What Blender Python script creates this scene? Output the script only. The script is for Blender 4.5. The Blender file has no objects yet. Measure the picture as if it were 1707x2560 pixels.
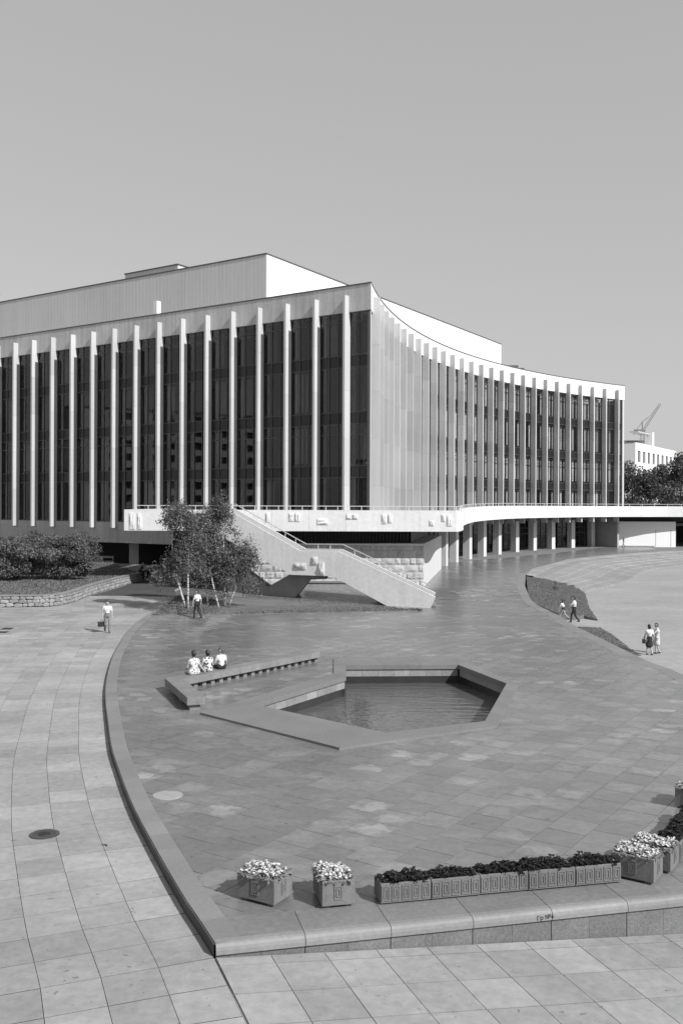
import bpy, bmesh, math, random
import numpy as np
from mathutils import Vector, Matrix, Quaternion

random.seed(7)
RNG = np.random.default_rng(11)
scene = bpy.context.scene
COL = scene.collection
R = math.radians

# ------------------------------------------------------------------ camera
FPX, W0, H0, CX, HY, CAMZ, ROLL = 2400.0, 1707.0, 2560.0, 853.5, 1263.0, 7.0, R(0.2)
cd = bpy.data.cameras.new('camera')
cam = bpy.data.objects.new('camera', cd)
COL.objects.link(cam)
cd.sensor_fit = 'HORIZONTAL'
cd.sensor_width = 24.0
cd.lens = 24.0 * FPX / W0
cd.shift_y = -(H0 / 2 - HY) / W0
cd.clip_start = 0.5
cd.clip_end = 6000
cam.matrix_world = Matrix.Translation((0, 0, CAMZ)) @ Matrix.Rotation(R(90), 4, 'X') @ Matrix.Rotation(ROLL, 4, 'Z')
scene.camera = cam

# ------------------------------------------------------------------ light
SUN_EL = R(38.5)
SUN_DIR = Vector((0.745, -0.667, 0)).normalized()          # horizontal direction towards the sun
world = bpy.data.worlds.new('World')
scene.world = world
world.use_nodes = True
wn, wl = world.node_tree.nodes, world.node_tree.links
wn.clear()
sky = wn.new('ShaderNodeTexSky')
sky.sky_type = 'NISHITA'
sky.sun_disc = False
sky.sun_elevation = SUN_EL
sky.sun_rotation = math.atan2(SUN_DIR.x, SUN_DIR.y)
sky.air_density = 1.0
sky.dust_density = 1.6
sky.ozone_density = 1.0
bw = wn.new('ShaderNodeRGBToBW')                            # panchromatic black and white film
gam = wn.new('ShaderNodeGamma')
gam.inputs[1].default_value = 0.30
bg = wn.new('ShaderNodeBackground')
bg.inputs['Strength'].default_value = 0.15
wo = wn.new('ShaderNodeOutputWorld')
wl.new(sky.outputs[0], bw.inputs[0]); wl.new(bw.outputs[0], gam.inputs[0]); wl.new(gam.outputs[0], bg.inputs[0])
wl.new(bg.outputs[0], wo.inputs[0])
sd = bpy.data.lights.new('sun', 'SUN')
sd.energy = 2.25
sd.angle = R(0.55)
sd.color = (1, 1, 1)
sun = bpy.data.objects.new('sun', sd)
COL.objects.link(sun)
to_sun = Vector((SUN_DIR.x * math.cos(SUN_EL), SUN_DIR.y * math.cos(SUN_EL), math.sin(SUN_EL)))
sun.rotation_euler = to_sun.to_track_quat('Z', 'Y').to_euler()
sun.location = (60, -60, 80)
scene.view_settings.view_transform = 'Standard'
scene.view_settings.look = 'None'
scene.view_settings.exposure = 1.32
scene.view_settings.gamma = 1.0
scene.view_settings.use_curve_mapping = False
scene.render.engine = 'CYCLES'
scene.cycles.max_bounces = 6
scene.cycles.transparent_max_bounces = 12

# ------------------------------------------------------------------ survey helpers (photo measurements -> site coordinates)
def ray(px, py):
    dx, dy = px - CX, HY - py
    c, s = math.cos(ROLL), math.sin(ROLL)
    return Vector(((dx * c - dy * s) / FPX, 1.0, (dx * s + dy * c) / FPX))
def at(px, py, D):
    d = ray(px, py)
    return Vector((0, 0, CAMZ)) + d * D
def gp(px, py, z=0.0):
    d = ray(px, py)
    if callable(z):
        zz = 0.0
        for _ in range(25):
            t = (zz - CAMZ) / d.z
            zz = 0.5 * zz + 0.5 * z(d.x * t, t)
        z = zz
    t = (z - CAMZ) / d.z
    return Vector((d.x * t, t, z))
def onplane(px, py, A, B):
    d = ray(px, py)
    ex, ey = B[0] - A[0], B[1] - A[1]
    t = (A[0] * ey - A[1] * ex) / (d.x * ey - d.y * ex)
    return Vector((0, 0, CAMZ)) + d * t
def project(p):
    c, s = math.cos(ROLL), math.sin(ROLL)
    u, v = p[0] / p[1] * FPX, (p[2] - CAMZ) / p[1] * FPX
    return CX + u * c + v * s, HY - (-u * s + v * c)
def in_view(p, m=70):
    if p[1] < 1: return False
    x, y = project(p)
    return -m < x < W0 + m and -m < y < H0 + m
def sstep(a, b, x):
    t = min(1, max(0, (x - a) / (b - a)))
    return t * t * (3 - 2 * t)
def zplaza(x, y):
    return -0.45 * sstep(44, 69, y) * (1 - sstep(70.5, 82, y)) * sstep(-11.5, -7, x)
def zlow(x, y):
    z = -0.20 * min(1, max(0, (54 - y) / 39)) ** 0.6 - 0.012 - min(1.15, 0.057 * max(0, x + 2))
    return z - 0.8 * sstep(-11.2, -8.8, x) * sstep(46, 52, y) * (1 - sstep(5, 13, x))

# ------------------------------------------------------------------ materials (greys: the photograph is monochrome)
def new_mat(name):
    m = bpy.data.materials.new(name)
    m.use_nodes = True
    nt = m.node_tree
    b = nt.nodes['Principled BSDF']
    return m, nt, b
def mathn(nt, op, a, b=None, clamp=False):
    n = nt.nodes.new('ShaderNodeMath'); n.operation = op; n.use_clamp = clamp
    for i, v in ((0, a), (1, b)):
        if v is None: continue
        if isinstance(v, (int, float)): n.inputs[i].default_value = v
        else: nt.links.new(v, n.inputs[i])
    return n.outputs[0]
def noise(nt, vec, scale, detail=4, rough=0.55):
    n = nt.nodes.new('ShaderNodeTexNoise')
    n.inputs['Scale'].default_value = scale
    n.inputs['Detail'].default_value = detail
    n.inputs['Roughness'].default_value = rough
    if vec is not None: nt.links.new(vec, n.inputs['Vector'])
    return n.outputs['Fac']
def remap(nt, v, a, b, lo, hi):
    n = nt.nodes.new('ShaderNodeMapRange'); n.clamp = True
    nt.links.new(v, n.inputs[0])
    n.inputs[1].default_value, n.inputs[2].default_value = a, b
    n.inputs[3].default_value, n.inputs[4].default_value = lo, hi
    return n.outputs[0]
def position(nt):
    return nt.nodes.new('ShaderNodeNewGeometry').outputs['Position']
def stretched(nt, vec, s):
    n = nt.nodes.new('ShaderNodeVectorMath'); n.operation = 'MULTIPLY'
    nt.links.new(vec, n.inputs[0]); n.inputs[1].default_value = s
    return n.outputs[0]
def grey(name, val, rough=0.8, big=0.12, bigscale=0.25, fine=0.12, finescale=9, bump=0.15, bumpscale=None, per_object=0.0,
         streak=0.0, attr=False, spec=0.35, tile_stain=0.0, smudge=0.0):
    """mottled grey mineral surface; per_object varies the tone of each piece"""
    m, nt, b = new_mat(name)
    pos = position(nt)
    v = mathn(nt, 'MULTIPLY', remap(nt, noise(nt, pos, bigscale, 5), 0.3, 0.7, 1 - big, 1 + big), val)
    v = mathn(nt, 'MULTIPLY', v, remap(nt, noise(nt, pos, finescale, 6, 0.65), 0.25, 0.75, 1 - fine, 1 + fine))
    if streak:
        sv = noise(nt, stretched(nt, pos, (2.2, 2.2, 0.12)), 1.4, 5)
        v = mathn(nt, 'MULTIPLY', v, remap(nt, sv, 0.35, 0.75, 1 + streak * 0.3, 1 - streak))
    if smudge:
        sm_ = noise(nt, stretched(nt, pos, (0.55, 1.3, 1)), 0.9, 6, 0.6)
        v = mathn(nt, 'MULTIPLY', v, remap(nt, sm_, 0.52, 0.72, 1, 1 + smudge))
        sp_ = noise(nt, pos, 2.3, 3, 0.5)
        v = mathn(nt, 'MULTIPLY', v, remap(nt, sp_, 0.66, 0.74, 1, 1 - smudge * 0.8))
        v = mathn(nt, 'MULTIPLY', v, remap(nt, noise(nt, pos, 7.0, 2, 0.5), 0.70, 0.75, 1, 0.6))
    rnd = None
    if per_object or tile_stain:
        if attr:
            a = nt.nodes.new('ShaderNodeAttribute'); a.attribute_name = 'tone'
            rnd = a.outputs['Fac']
        else:
            rnd = nt.nodes.new('ShaderNodeObjectInfo').outputs['Random']
        v = mathn(nt, 'MULTIPLY', v, remap(nt, rnd, 0, 1, 1 - per_object, 1 + per_object))
    if tile_stain:
        uv = nt.nodes.new('ShaderNodeUVMap').outputs[0]
        d = nt.nodes.new('ShaderNodeVectorMath'); d.operation = 'DISTANCE'
        nt.links.new(uv, d.inputs[0]); d.inputs[1].default_value = (0.5, 0.5, 0)
        edge = mathn(nt, 'ADD', d.outputs['Value'], remap(nt, noise(nt, pos, 2.6, 4), 0.3, 0.7, -0.28, 0.28))
        blob = remap(nt, edge, 0.28, 0.42, 1, 0)
        r2 = mathn(nt, 'FRACT', mathn(nt, 'MULTIPLY', rnd, 17.31))
        amount = mathn(nt, 'MULTIPLY', remap(nt, r2, 0.62, 1.0, 0, 1), remap(nt, noise(nt, pos, 0.11, 2), 0.4, 0.62, 0.25, 1.0))
        v = mathn(nt, 'MULTIPLY', v, mathn(nt, 'ADD', 1.0, mathn(nt, 'MULTIPLY', mathn(nt, 'MULTIPLY', blob, amount), tile_stain)))
    comb = nt.nodes.new('ShaderNodeCombineColor')
    for i in range(3): nt.links.new(v, comb.inputs[i])
    nt.links.new(comb.outputs[0], b.inputs['Base Color'])
    b.inputs['Roughness'].default_value = rough
    b.inputs['Specular IOR Level'].default_value = spec
    if bump:
        bn = nt.nodes.new('ShaderNodeBump')
        bn.inputs['Strength'].default_value = bump
        bn.inputs['Distance'].default_value = 0.02
        nt.links.new(noise(nt, pos, bumpscale or finescale * 2, 5), bn.inputs['Height'])
        nt.links.new(bn.outputs[0], b.inputs['Normal'])
    return m
def leafmat(name, lo, hi, rough=0.55, trans=0.25):
    m, nt, b = new_mat(name)
    a = nt.nodes.new('ShaderNodeAttribute'); a.attribute_name = 'tone'
    v = remap(nt, a.outputs['Fac'], 0, 1, lo, hi)
    comb = nt.nodes.new('ShaderNodeCombineColor')
    for i in range(3): nt.links.new(v, comb.inputs[i])
    nt.links.new(comb.outputs[0], b.inputs['Base Color'])
    b.inputs['Roughness'].default_value = rough
    b.inputs['Specular IOR Level'].default_value = 0.3
    tr = nt.nodes.new('ShaderNodeBsdfTranslucent')
    nt.links.new(comb.outputs[0], tr.inputs[0])
    mx = nt.nodes.new('ShaderNodeMixShader'); mx.inputs[0].default_value = trans
    nt.links.new(b.outputs[0], mx.inputs[1]); nt.links.new(tr.outputs[0], mx.inputs[2])
    nt.links.new(mx.outputs[0], nt.nodes['Material Output'].inputs[0])
    return m
def plain(name, val, rough=0.6, metal=0.0, spec=0.4):
    m, nt, b = new_mat(name)
    b.inputs['Base Color'].default_value = (val, val, val, 1)
    b.inputs['Roughness'].default_value = rough
    b.inputs['Metallic'].default_value = metal
    b.inputs['Specular IOR Level'].default_value = spec
    v = mathn(nt, 'MULTIPLY', remap(nt, noise(nt, position(nt), 7, 4), 0.3, 0.7, 0.88, 1.12), val)
    comb = nt.nodes.new('ShaderNodeCombineColor')
    for i in range(3): nt.links.new(v, comb.inputs[i])
    nt.links.new(comb.outputs[0], b.inputs['Base Color'])
    return m
M = {}
M['ground'] = grey('weathered paving', 0.27, 0.85, 0.12, 0.12, 0.14, 3, 0.1, smudge=0.18)
M['slab'] = grey('pale concrete slab', 0.265, 0.8, 0.16, 0.3, 0.17, 5, 0.12, per_object=0.13, smudge=0.16)
M['slab_mass'] = grey('pale concrete slab field', 0.265, 0.8, 0.16, 0.3, 0.17, 5, 0.12, per_object=0.13, smudge=0.16, attr=True)
M['joint'] = grey('joint sand', 0.10, 0.95, 0.2, 1.5, 0.2, 20)
M['tile'] = grey('granite flag', 0.158, 0.27, 0.16, 0.16, 0.16, 5, 0.02, per_object=0.13, tile_stain=0.75, smudge=0.35, spec=0.5)
M['tile_mass'] = grey('granite flag field', 0.158, 0.27, 0.16, 0.16, 0.16, 5, 0.02, per_object=0.13, tile_stain=0.75, smudge=0.35, spec=0.5, attr=True)
M['dark_ground'] = grey('dark_ground', 0.055, 0.9, 0.15, 0.5, 0.2, 12, 0.2)
M['tile_joint'] = grey('flag joint mortar', 0.17, 0.9, 0.2, 1.0, 0.2, 20)
M['border'] = grey('border granite', 0.19, 0.6, 0.1, 0.4, 0.12, 12, 0.06, per_object=0.08)
M['border_dark'] = grey('front border granite', 0.165, 0.6, 0.15, 0.6, 0.2, 9, 0.08, per_object=0.08)
M['court'] = grey('court step granite', 0.225, 0.7, 0.15, 0.3, 0.2, 4, 0.1, per_object=0.14, smudge=0.25)
M['rim'] = grey('rim stone', 0.205, 0.65, 0.1, 0.6, 0.15, 10, 0.1, per_object=0.08)
M['kerb_dark'] = grey('kerb granite', 0.07, 0.7, 0.2, 1.2, 0.2, 12, 0.1)
M['front_wall'] = grey('rough granite', 0.145, 0.75, 0.15, 0.8, 0.35, 22, 0.3, per_object=0.12)
M['white'] = grey('white facing stone', 0.66, 0.7, 0.05, 0.15, 0.05, 5, 0.05, per_object=0.04, streak=0.06)
M['white_paint'] = grey('white plaster', 0.72, 0.75, 0.04, 0.1, 0.04, 4, 0.03)
M['parapet'] = grey('shell limestone', 0.60, 0.8, 0.05, 0.3, 0.10, 3.5, 0.15, per_object=0.03, streak=0.05)
M['fin'] = grey('fin facing', 0.47, 0.7, 0.05, 0.12, 0.05, 5, 0.05, per_object=0.10, streak=0.05)
M['cornice'] = grey('cornice facing', 0.50, 0.75, 0.10, 0.25, 0.08, 4, 0.05, per_object=0.03, streak=0.22)
M['fascia'] = grey('grey fascia', 0.36, 0.8, 0.1, 0.2, 0.1, 4, 0.05, streak=0.18)
M['clad'] = grey('ribbed cladding', 0.54, 0.7, 0.05, 0.1, 0.04, 5, 0.03, per_object=0.02, streak=0.05)
M['coping'] = plain('coping metal', 0.09, 0.5)
M['dark'] = plain('dark recess shade', 0.025, 0.8)  # near-black base colour carries the deep shade of recesses
M['dark_rib'] = plain('dark slatted lining', 0.04, 0.7)
M['mullion'] = plain('bronze mullion', 0.07, 0.45, 0.3)
M['spandrel'] = plain('spandrel panel', 0.018, 0.35)
M['curtain'] = grey('curtain cloth', 0.22, 0.9, 0.2, 0.5, 0.1, 8, 0.0, per_object=0.5)
M['curtain_pale'] = grey('pale curtain cloth', 0.5, 0.9, 0.2, 0.5, 0.1, 8, 0.0, per_object=0.3)
M['floor_in'] = plain('inner floor', 0.1, 0.6)
M['stone'] = grey('rock faced stone', 0.40, 0.85, 0.12, 0.7, 0.18, 9, 0.5, 10, per_object=0.10)
M['rubble'] = grey('rubble stone', 0.24, 0.85, 0.15, 1.5, 0.2, 9, 0.4, 12, per_object=0.22)
M['plaster'] = grey('pale plaster', 0.55, 0.8, 0.06, 0.2, 0.08, 4, 0.05, streak=0.06)
M['stair'] = grey('stair concrete', 0.70, 0.8, 0.06, 0.3, 0.10, 4, 0.12, streak=0.08)
M['support'] = grey('grey concrete', 0.24, 0.85, 0.12, 0.5, 0.12, 5, 0.1, streak=0.1)
M['rail'] = plain('rail metal', 0.58, 0.45, 0.3)
M['pool_rim'] = grey('pool rim granite', 0.17, 0.5, 0.1, 0.5, 0.18, 14, 0.08, per_object=0.06)
M['pool_wall'] = grey('pool wall granite', 0.24, 0.7, 0.1, 0.8, 0.2, 10, 0.1, per_object=0.15, streak=0.15)
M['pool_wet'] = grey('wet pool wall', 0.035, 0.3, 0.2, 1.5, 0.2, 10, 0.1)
M['bench'] = grey('bench granite', 0.185, 0.7, 0.15, 0.8, 0.2, 9, 0.2, streak=0.1)
M['planter'] = grey('planter concrete', 0.145, 0.85, 0.12, 1.2, 0.18, 16, 0.2, per_object=0.07, streak=0.15)
M['soil'] = grey('soil', 0.03, 0.95, 0.2, 3, 0.3, 25, 0.6)
M['lawn'] = grey('lawn earth', 0.13, 0.95, 0.2, 0.6, 0.3, 8, 0.5)
M['grass'] = leafmat('grass', 0.11, 0.18, 0.7, 0.2)
M['leaf_birch'] = leafmat('birch leaf', 0.05, 0.20)
M['leaf_bush'] = leafmat('bush leaf', 0.04, 0.19)
M['leaf_far'] = leafmat('far tree leaf', 0.04, 0.12)
M['leaf_dark'] = leafmat('dark bedding leaf', 0.008, 0.03, 0.4, 0.1)
M['leaf_pale'] = leafmat('pale bedding leaf', 0.10, 0.30, 0.6, 0.2)
M['petal'] = leafmat('white petal', 0.55, 0.85, 0.6, 0.3)
M['bark'] = grey('bark', 0.10, 0.9, 0.2, 2, 0.3, 12, 0.5)
M['iron'] = grey('cast iron', 0.05, 0.6, 0.2, 2, 0.3, 30, 0.3)
M['paint_black'] = plain('black paint', 0.02, 0.6)
M['crane'] = plain('crane steel', 0.16, 0.6)
M['far_wall'] = grey('far white wall', 0.70, 0.8, 0.05, 0.1, 0.04, 2, 0.0)
M['far_grey'] = grey('far grey wall', 0.42, 0.8, 0.05, 0.1, 0.04, 2, 0.0)
M['skin'] = plain('skin', 0.34, 0.55)
M['hair'] = plain('hair', 0.018, 0.5)
M['hair_grey'] = plain('light hair', 0.07, 0.5)
M['cloth_white'] = plain('white cloth', 0.55, 0.85)
M['cloth_pale'] = plain('pale cloth', 0.45, 0.85)
M['cloth_mid'] = plain('mid grey cloth', 0.16, 0.85)
M['cloth_dark'] = plain('dark cloth', 0.022, 0.85)
M['shoe'] = plain('shoe leather', 0.02, 0.4)
def birch_bark():
    m, nt, b = new_mat('birch bark')
    n = noise(nt, stretched(nt, position(nt), (3, 3, 9)), 1.6, 4)
    v = remap(nt, n, 0.38, 0.50, 0.06, 0.48)
    comb = nt.nodes.new('ShaderNodeCombineColor')
    for i in range(3): nt.links.new(v, comb.inputs[i])
    nt.links.new(comb.outputs[0], b.inputs['Base Color'])
    b.inputs['Roughness'].default_value = 0.8
    return m
M['birch_bark'] = birch_bark()
def dotted(name, scale, lo, hi, size):
    m, nt, b = new_mat(name)
    vo = nt.nodes.new('ShaderNodeTexVoronoi'); vo.inputs['Scale'].default_value = scale
    nt.links.new(nt.nodes.new('ShaderNodeTexCoord').outputs['Object'], vo.inputs['Vector'])
    v = remap(nt, vo.outputs['Distance'], size, size + 0.06, lo, hi)
    comb = nt.nodes.new('ShaderNodeCombineColor')
    for i in range(3): nt.links.new(v, comb.inputs[i])
    nt.links.new(comb.outputs[0], b.inputs['Base Color'])
    b.inputs['Roughness'].default_value = 0.9
    return m
M['cloth_dots'] = dotted('dress with small dots', 15, 0.10, 0.55, 0.34)
M['cloth_bigdots'] = dotted('blouse with dark dots', 10, 0.03, 0.55, 0.36)
def glass_mat(name, t_):
    m, nt, b = new_mat(name)
    nt.nodes.remove(b)
    tr = nt.nodes.new('ShaderNodeBsdfTransparent'); tr.inputs[0].default_value = (t_, t_, t_, 1)
    gl = nt.nodes.new('ShaderNodeBsdfGlossy'); gl.inputs['Roughness'].default_value = 0.02
    gl.inputs[0].default_value = (0.9, 0.9, 0.9, 1)
    bn = nt.nodes.new('ShaderNodeBump'); bn.inputs['Strength'].default_value = 0.03; bn.inputs['Distance'].default_value = 0.05
    nt.links.new(noise(nt, position(nt), 0.5, 2), bn.inputs['Height'])
    nt.links.new(bn.outputs[0], gl.inputs['Normal'])
    lw_ = nt.nodes.new('ShaderNodeLayerWeight'); lw_.inputs[0].default_value = 0.5
    fr_ = mathn(nt, 'ADD', mathn(nt, 'MULTIPLY', mathn(nt, 'POWER', lw_.outputs['Facing'], 5.0), 0.95), 0.045)
    mx = nt.nodes.new('ShaderNodeMixShader')
    nt.links.new(fr_, mx.inputs[0]); nt.links.new(tr.outputs[0], mx.inputs[1]); nt.links.new(gl.outputs[0], mx.inputs[2])
    nt.links.new(mx.outputs[0], nt.nodes['Material Output'].inputs[0])
    return m
M['glass'] = glass_mat('window glass', 0.72)
M['glass_clear'] = glass_mat('clear window glass', 0.88)
def water_mat():
    m, nt, b = new_mat('pool water')
    b.inputs['Base Color'].default_value = (0.085, 0.085, 0.085, 1)
    b.inputs['Roughness'].default_value = 0.04
    b.inputs['IOR'].default_value = 1.4
    b.inputs['Specular IOR Level'].default_value = 0.6
    pos = position(nt)
    n1 = noise(nt, stretched(nt, pos, (0.55, 1.7, 1)), 1.5, 2, 0.45)
    n2 = noise(nt, stretched(nt, pos, (0.8, 2.4, 1)), 4.0, 2, 0.5)
    h = mathn(nt, 'ADD', n1, mathn(nt, 'MULTIPLY', n2, 0.35))
    bn = nt.nodes.new('ShaderNodeBump'); bn.inputs['Strength'].default_value = 0.30; bn.inputs['Distance'].default_value = 0.13
    nt.links.new(h, bn.inputs['Height']); nt.links.new(bn.outputs[0], b.inputs['Normal'])
    return m
M['water'] = water_mat()

# ------------------------------------------------------------------ mesh helpers
class MB:
    def __init__(s): s.v, s.f, s.uv = [], [], None
    def add(s, vs, fs):
        n = len(s.v); s.v += [tuple(p) for p in vs]; s.f += [tuple(i + n for i in f) for f in fs]; return s
    def box(s, x0, x1, y0, y1, z0, z1, mtx=None):
        vs = [Vector(p) for p in ((x0, y0, z0), (x1, y0, z0), (x1, y1, z0), (x0, y1, z0), (x0, y0, z1), (x1, y0, z1), (x1, y1, z1), (x0, y1, z1))]
        if mtx is not None: vs = [mtx @ p for p in vs]
        return s.add(vs, [(0, 3, 2, 1), (4, 5, 6, 7), (0, 1, 5, 4), (1, 2, 6, 5), (2, 3, 7, 6), (3, 0, 4, 7)])
    def prism(s, pts, z0, z1):
        """plan polygon (ccw) raised from z0 to z1; z may be a function of (x, y)"""
        f0 = z0 if callable(z0) else (lambda x, y: z0)
        f1 = z1 if callable(z1) else (lambda x, y: z1)
        n = len(pts)
        vs = [(p[0], p[1], f0(p[0], p[1])) for p in pts] + [(p[0], p[1], f1(p[0], p[1])) for p in pts]
        return s.add(vs, [tuple(range(n - 1, -1, -1)), tuple(range(n, 2 * n))] + [(i, (i + 1) % n, n + (i + 1) % n, n + i) for i in range(n)])
    def slab(s, pts3, off):
        """3-D polygon pushed along off"""
        n = len(pts3); off = Vector(off)
        vs = [Vector(p) for p in pts3] + [Vector(p) + off for p in pts3]
        return s.add(vs, [tuple(range(n)), tuple(range(2 * n - 1, n - 1, -1))] + [(i, n + i, n + (i + 1) % n, (i + 1) % n) for i in range(n)])
    def tube(s, pts, radii, n=8):
        pts = [Vector(p) for p in pts]
        if isinstance(radii, (int, float)): radii = [radii] * len(pts)
        rings = []
        for i, p in enumerate(pts):
            d = (pts[min(i + 1, len(pts) - 1)] - pts[max(i - 1, 0)]).normalized()
            a = d.cross(Vector((0, 0, 1)) if abs(d.z) < 0.9 else Vector((1, 0, 0))).normalized(); b = d.cross(a)
            rings.append([p + (a * math.cos(t) + b * math.sin(t)) * radii[i] for t in [k * 2 * math.pi / n for k in range(n)]])
        vs = [q for r in rings for q in r]
        fs = [(i * n + k, i * n + (k + 1) % n, (i + 1) * n + (k + 1) % n, (i + 1) * n + k) for i in range(len(pts) - 1) for k in range(n)]
        fs += [tuple(range(n - 1, -1, -1)), tuple(range((len(pts) - 1) * n, len(pts) * n))]
        return s.add(vs, fs)
    def bar(s, a, b, w, h=None):
        """rectangular bar from a to b"""
        a, b = Vector(a), Vector(b); h = h or w
        d = (b - a).normalized()
        x = d.cross(Vector((0, 0, 1)) if abs(d.z) < 0.95 else Vector((1, 0, 0))).normalized() * (w / 2)
        y = x.cross(d).normalized() * (h / 2)
        vs = [a - x - y, a + x - y, a + x + y, a - x + y, b - x - y, b + x - y, b + x + y, b - x + y]
        return s.add(vs, [(0, 3, 2, 1), (4, 5, 6, 7), (0, 1, 5, 4), (1, 2, 6, 5), (2, 3, 7, 6), (3, 0, 4, 7)])
    def mesh(s, name, mat, origin=(0, 0, 0), smooth=False):
        me = bpy.data.meshes.new(name)
        o = origin
        me.from_pydata([(p[0] - o[0], p[1] - o[1], p[2] - o[2]) for p in s.v], [], s.f)
        me.update()
        bm = bmesh.new(); bm.from_mesh(me)
        bmesh.ops.recalc_face_normals(bm, faces=bm.faces)
        bm.to_mesh(me); bm.free()
        if mat is not None: me.materials.append(M[mat] if isinstance(mat, str) else mat)
        if smooth:
            for p in me.polygons: p.use_smooth = True
        return me
def tag(o, label=None, cat=None, group=None, kind=None):
    if label: o['label'] = label
    if cat: o['category'] = cat
    if group: o['group'] = group
    if kind: o['kind'] = kind
    return o
def empty(name, loc, label=None, cat=None, group=None, kind=None):
    o = bpy.data.objects.new(name, None); COL.objects.link(o); o.location = loc
    o.empty_display_size = 0.3
    return tag(o, label, cat, group, kind)
def wloc(o):
    p = Vector((0, 0, 0))
    while o is not None: p += o.location; o = o.parent
    return p
def put(name, mb, mat, parent=None, origin=None, smooth=False, **kw):
    """link a world-space builder as one mesh object (parents carry translation only)"""
    base = wloc(parent) if parent else Vector((0, 0, 0))
    org = Vector(origin) if origin is not None else base
    o = bpy.data.objects.new(name, mb.mesh(name, mat, org, smooth)); COL.objects.link(o)
    o.parent = parent; o.location = org - base
    return tag(o, **kw)
def place(name, me, parent, loc, rot=(0, 0, 0), scale=None, **kw):
    """link an object that shares mesh data, world location"""
    o = bpy.data.objects.new(name, me); COL.objects.link(o)
    o.parent = parent; o.location = Vector(loc) - (wloc(parent) if parent else Vector((0, 0, 0)))
    o.rotation_euler = rot
    if scale: o.scale = scale
    return tag(o, **kw)
def set_tone(me, per_face):
    a = me.attributes.new('tone', 'FLOAT', 'FACE')
    a.data.foreach_set('value', np.asarray(per_face, dtype=np.float32))
def resample(pts, step):
    """Catmull-Rom through plan points, evenly spaced"""
    P = [Vector(p[:2]) for p in pts]; P = [2 * P[0] - P[1]] + P + [2 * P[-1] - P[-2]]
    dense = []
    for i in range(1, len(P) - 2):
        for k in range(24):
            t = k / 24
            a, b, c, d = P[i - 1], P[i], P[i + 1], P[i + 2]
            dense.append(0.5 * ((2 * b) + (c - a) * t + (2 * a - 5 * b + 4 * c - d) * t * t + (3 * b - a - 3 * c + d) * t ** 3))
    dense.append(P[-2])
    out, acc = [dense[0]], 0
    L = sum((dense[i + 1] - dense[i]).length for i in range(len(dense) - 1))
    n = max(1, round(L / step)); st = L / n; want = st
    for i in range(len(dense) - 1):
        seg = (dense[i + 1] - dense[i]).length
        while want <= acc + seg + 1e-6 and len(out) < n:
            out.append(dense[i].lerp(dense[i + 1], (want - acc) / seg)); want += st
        acc += seg
    if len(out) < n + 1: out.append(dense[-1])
    return out
def normals2(pts):
    """left-hand plan normals of a polyline"""
    out = []
    for i in range(len(pts)):
        d = (pts[min(i + 1, len(pts) - 1)] - pts[max(i - 1, 0)]).normalized()
        out.append(Vector((-d.y, d.x)))
    return out
def clip_half(poly, a, b, keep_left=True):
    """clip plan polygon by the line a->b"""
    out = []
    def side(p):
        s = (b[0] - a[0]) * (p[1] - a[1]) - (b[1] - a[1]) * (p[0] - a[0])
        return s if keep_left else -s
    n = len(poly)
    for i in range(n):
        p, q = poly[i], poly[(i + 1) % n]
        sp, sq = side(p), side(q)
        if sp >= 0: out.append(p)
        if (sp > 0 and sq < 0) or (sp < 0 and sq > 0):
            t = sp / (sp - sq); out.append((p[0] + (q[0] - p[0]) * t, p[1] + (q[1] - p[1]) * t))
    return out
def area2(p):
    return 0.5 * sum(p[i][0] * p[(i + 1) % len(p)][1] - p[(i + 1) % len(p)][0] * p[i][1] for i in range(len(p)))
def inside(p, poly):
    c = False; n = len(poly)
    for i in range(n):
        a, b = poly[i], poly[(i + 1) % n]
        if (a[1] > p[1]) != (b[1] > p[1]) and p[0] < (b[0] - a[0]) * (p[1] - a[1]) / (b[1] - a[1]) + a[0]: c = not c
    return c

# ================================================================== THE SETTING
# ---- outlines
left_px = [(539.5, 2360.6), (516.6, 2324), (459, 2240), (390, 2121), (333, 2014), (298.5, 1926), (279, 1865), (270, 1800), (264.8, 1759),
           (264, 1721), (269.8, 1682.7), (281, 1644), (296.6, 1613.8), (319.5, 1578.6), (350, 1551), (386, 1527)]
LEFT = resample([gp(x, y) for x, y in left_px], 0.9)                     # from the near corner to the far end
front_px = [(541.5, 2359), (616, 2354.7), (794, 2336), (1014, 2303), (1234, 2294), (1448, 2270.7), (1653, 2247.7), (1707, 2241)]
fr = [gp(x, y).xy for x, y in front_px]
K0 = LEFT[0]
fdir = Vector((8.1, 1.95)).normalized()
FRONT = [K0 + fdir * (k * 1.45) for k in range(0, 9)]                     # towards the right
right_px = [(1707, 1687), (1586, 1638), (1433, 1563), (1397, 1538.6), (1336, 1507), (1320, 1484.5), (1312, 1462), (1314, 1437), (1275, 1455)]
RIGHT = [Vector((12.5, 26)), Vector((13.6, 33))] + [gp(x, y, zplaza).xy for x, y in right_px[:-1]]
RIGHT = resample([FRONT[-1], Vector((11.6, 21.5))] + RIGHT, 1.2)
arc_px = [(1340, 1417), (1406, 1399), (1500, 1389), (1600, 1381), (1707, 1376)]
STEP_OUT = resample([RIGHT[-1]] + [gp(x, y).xy for x, y in arc_px] + [Vector((72, 158)), Vector((110, 165))], 2.0)

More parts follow.
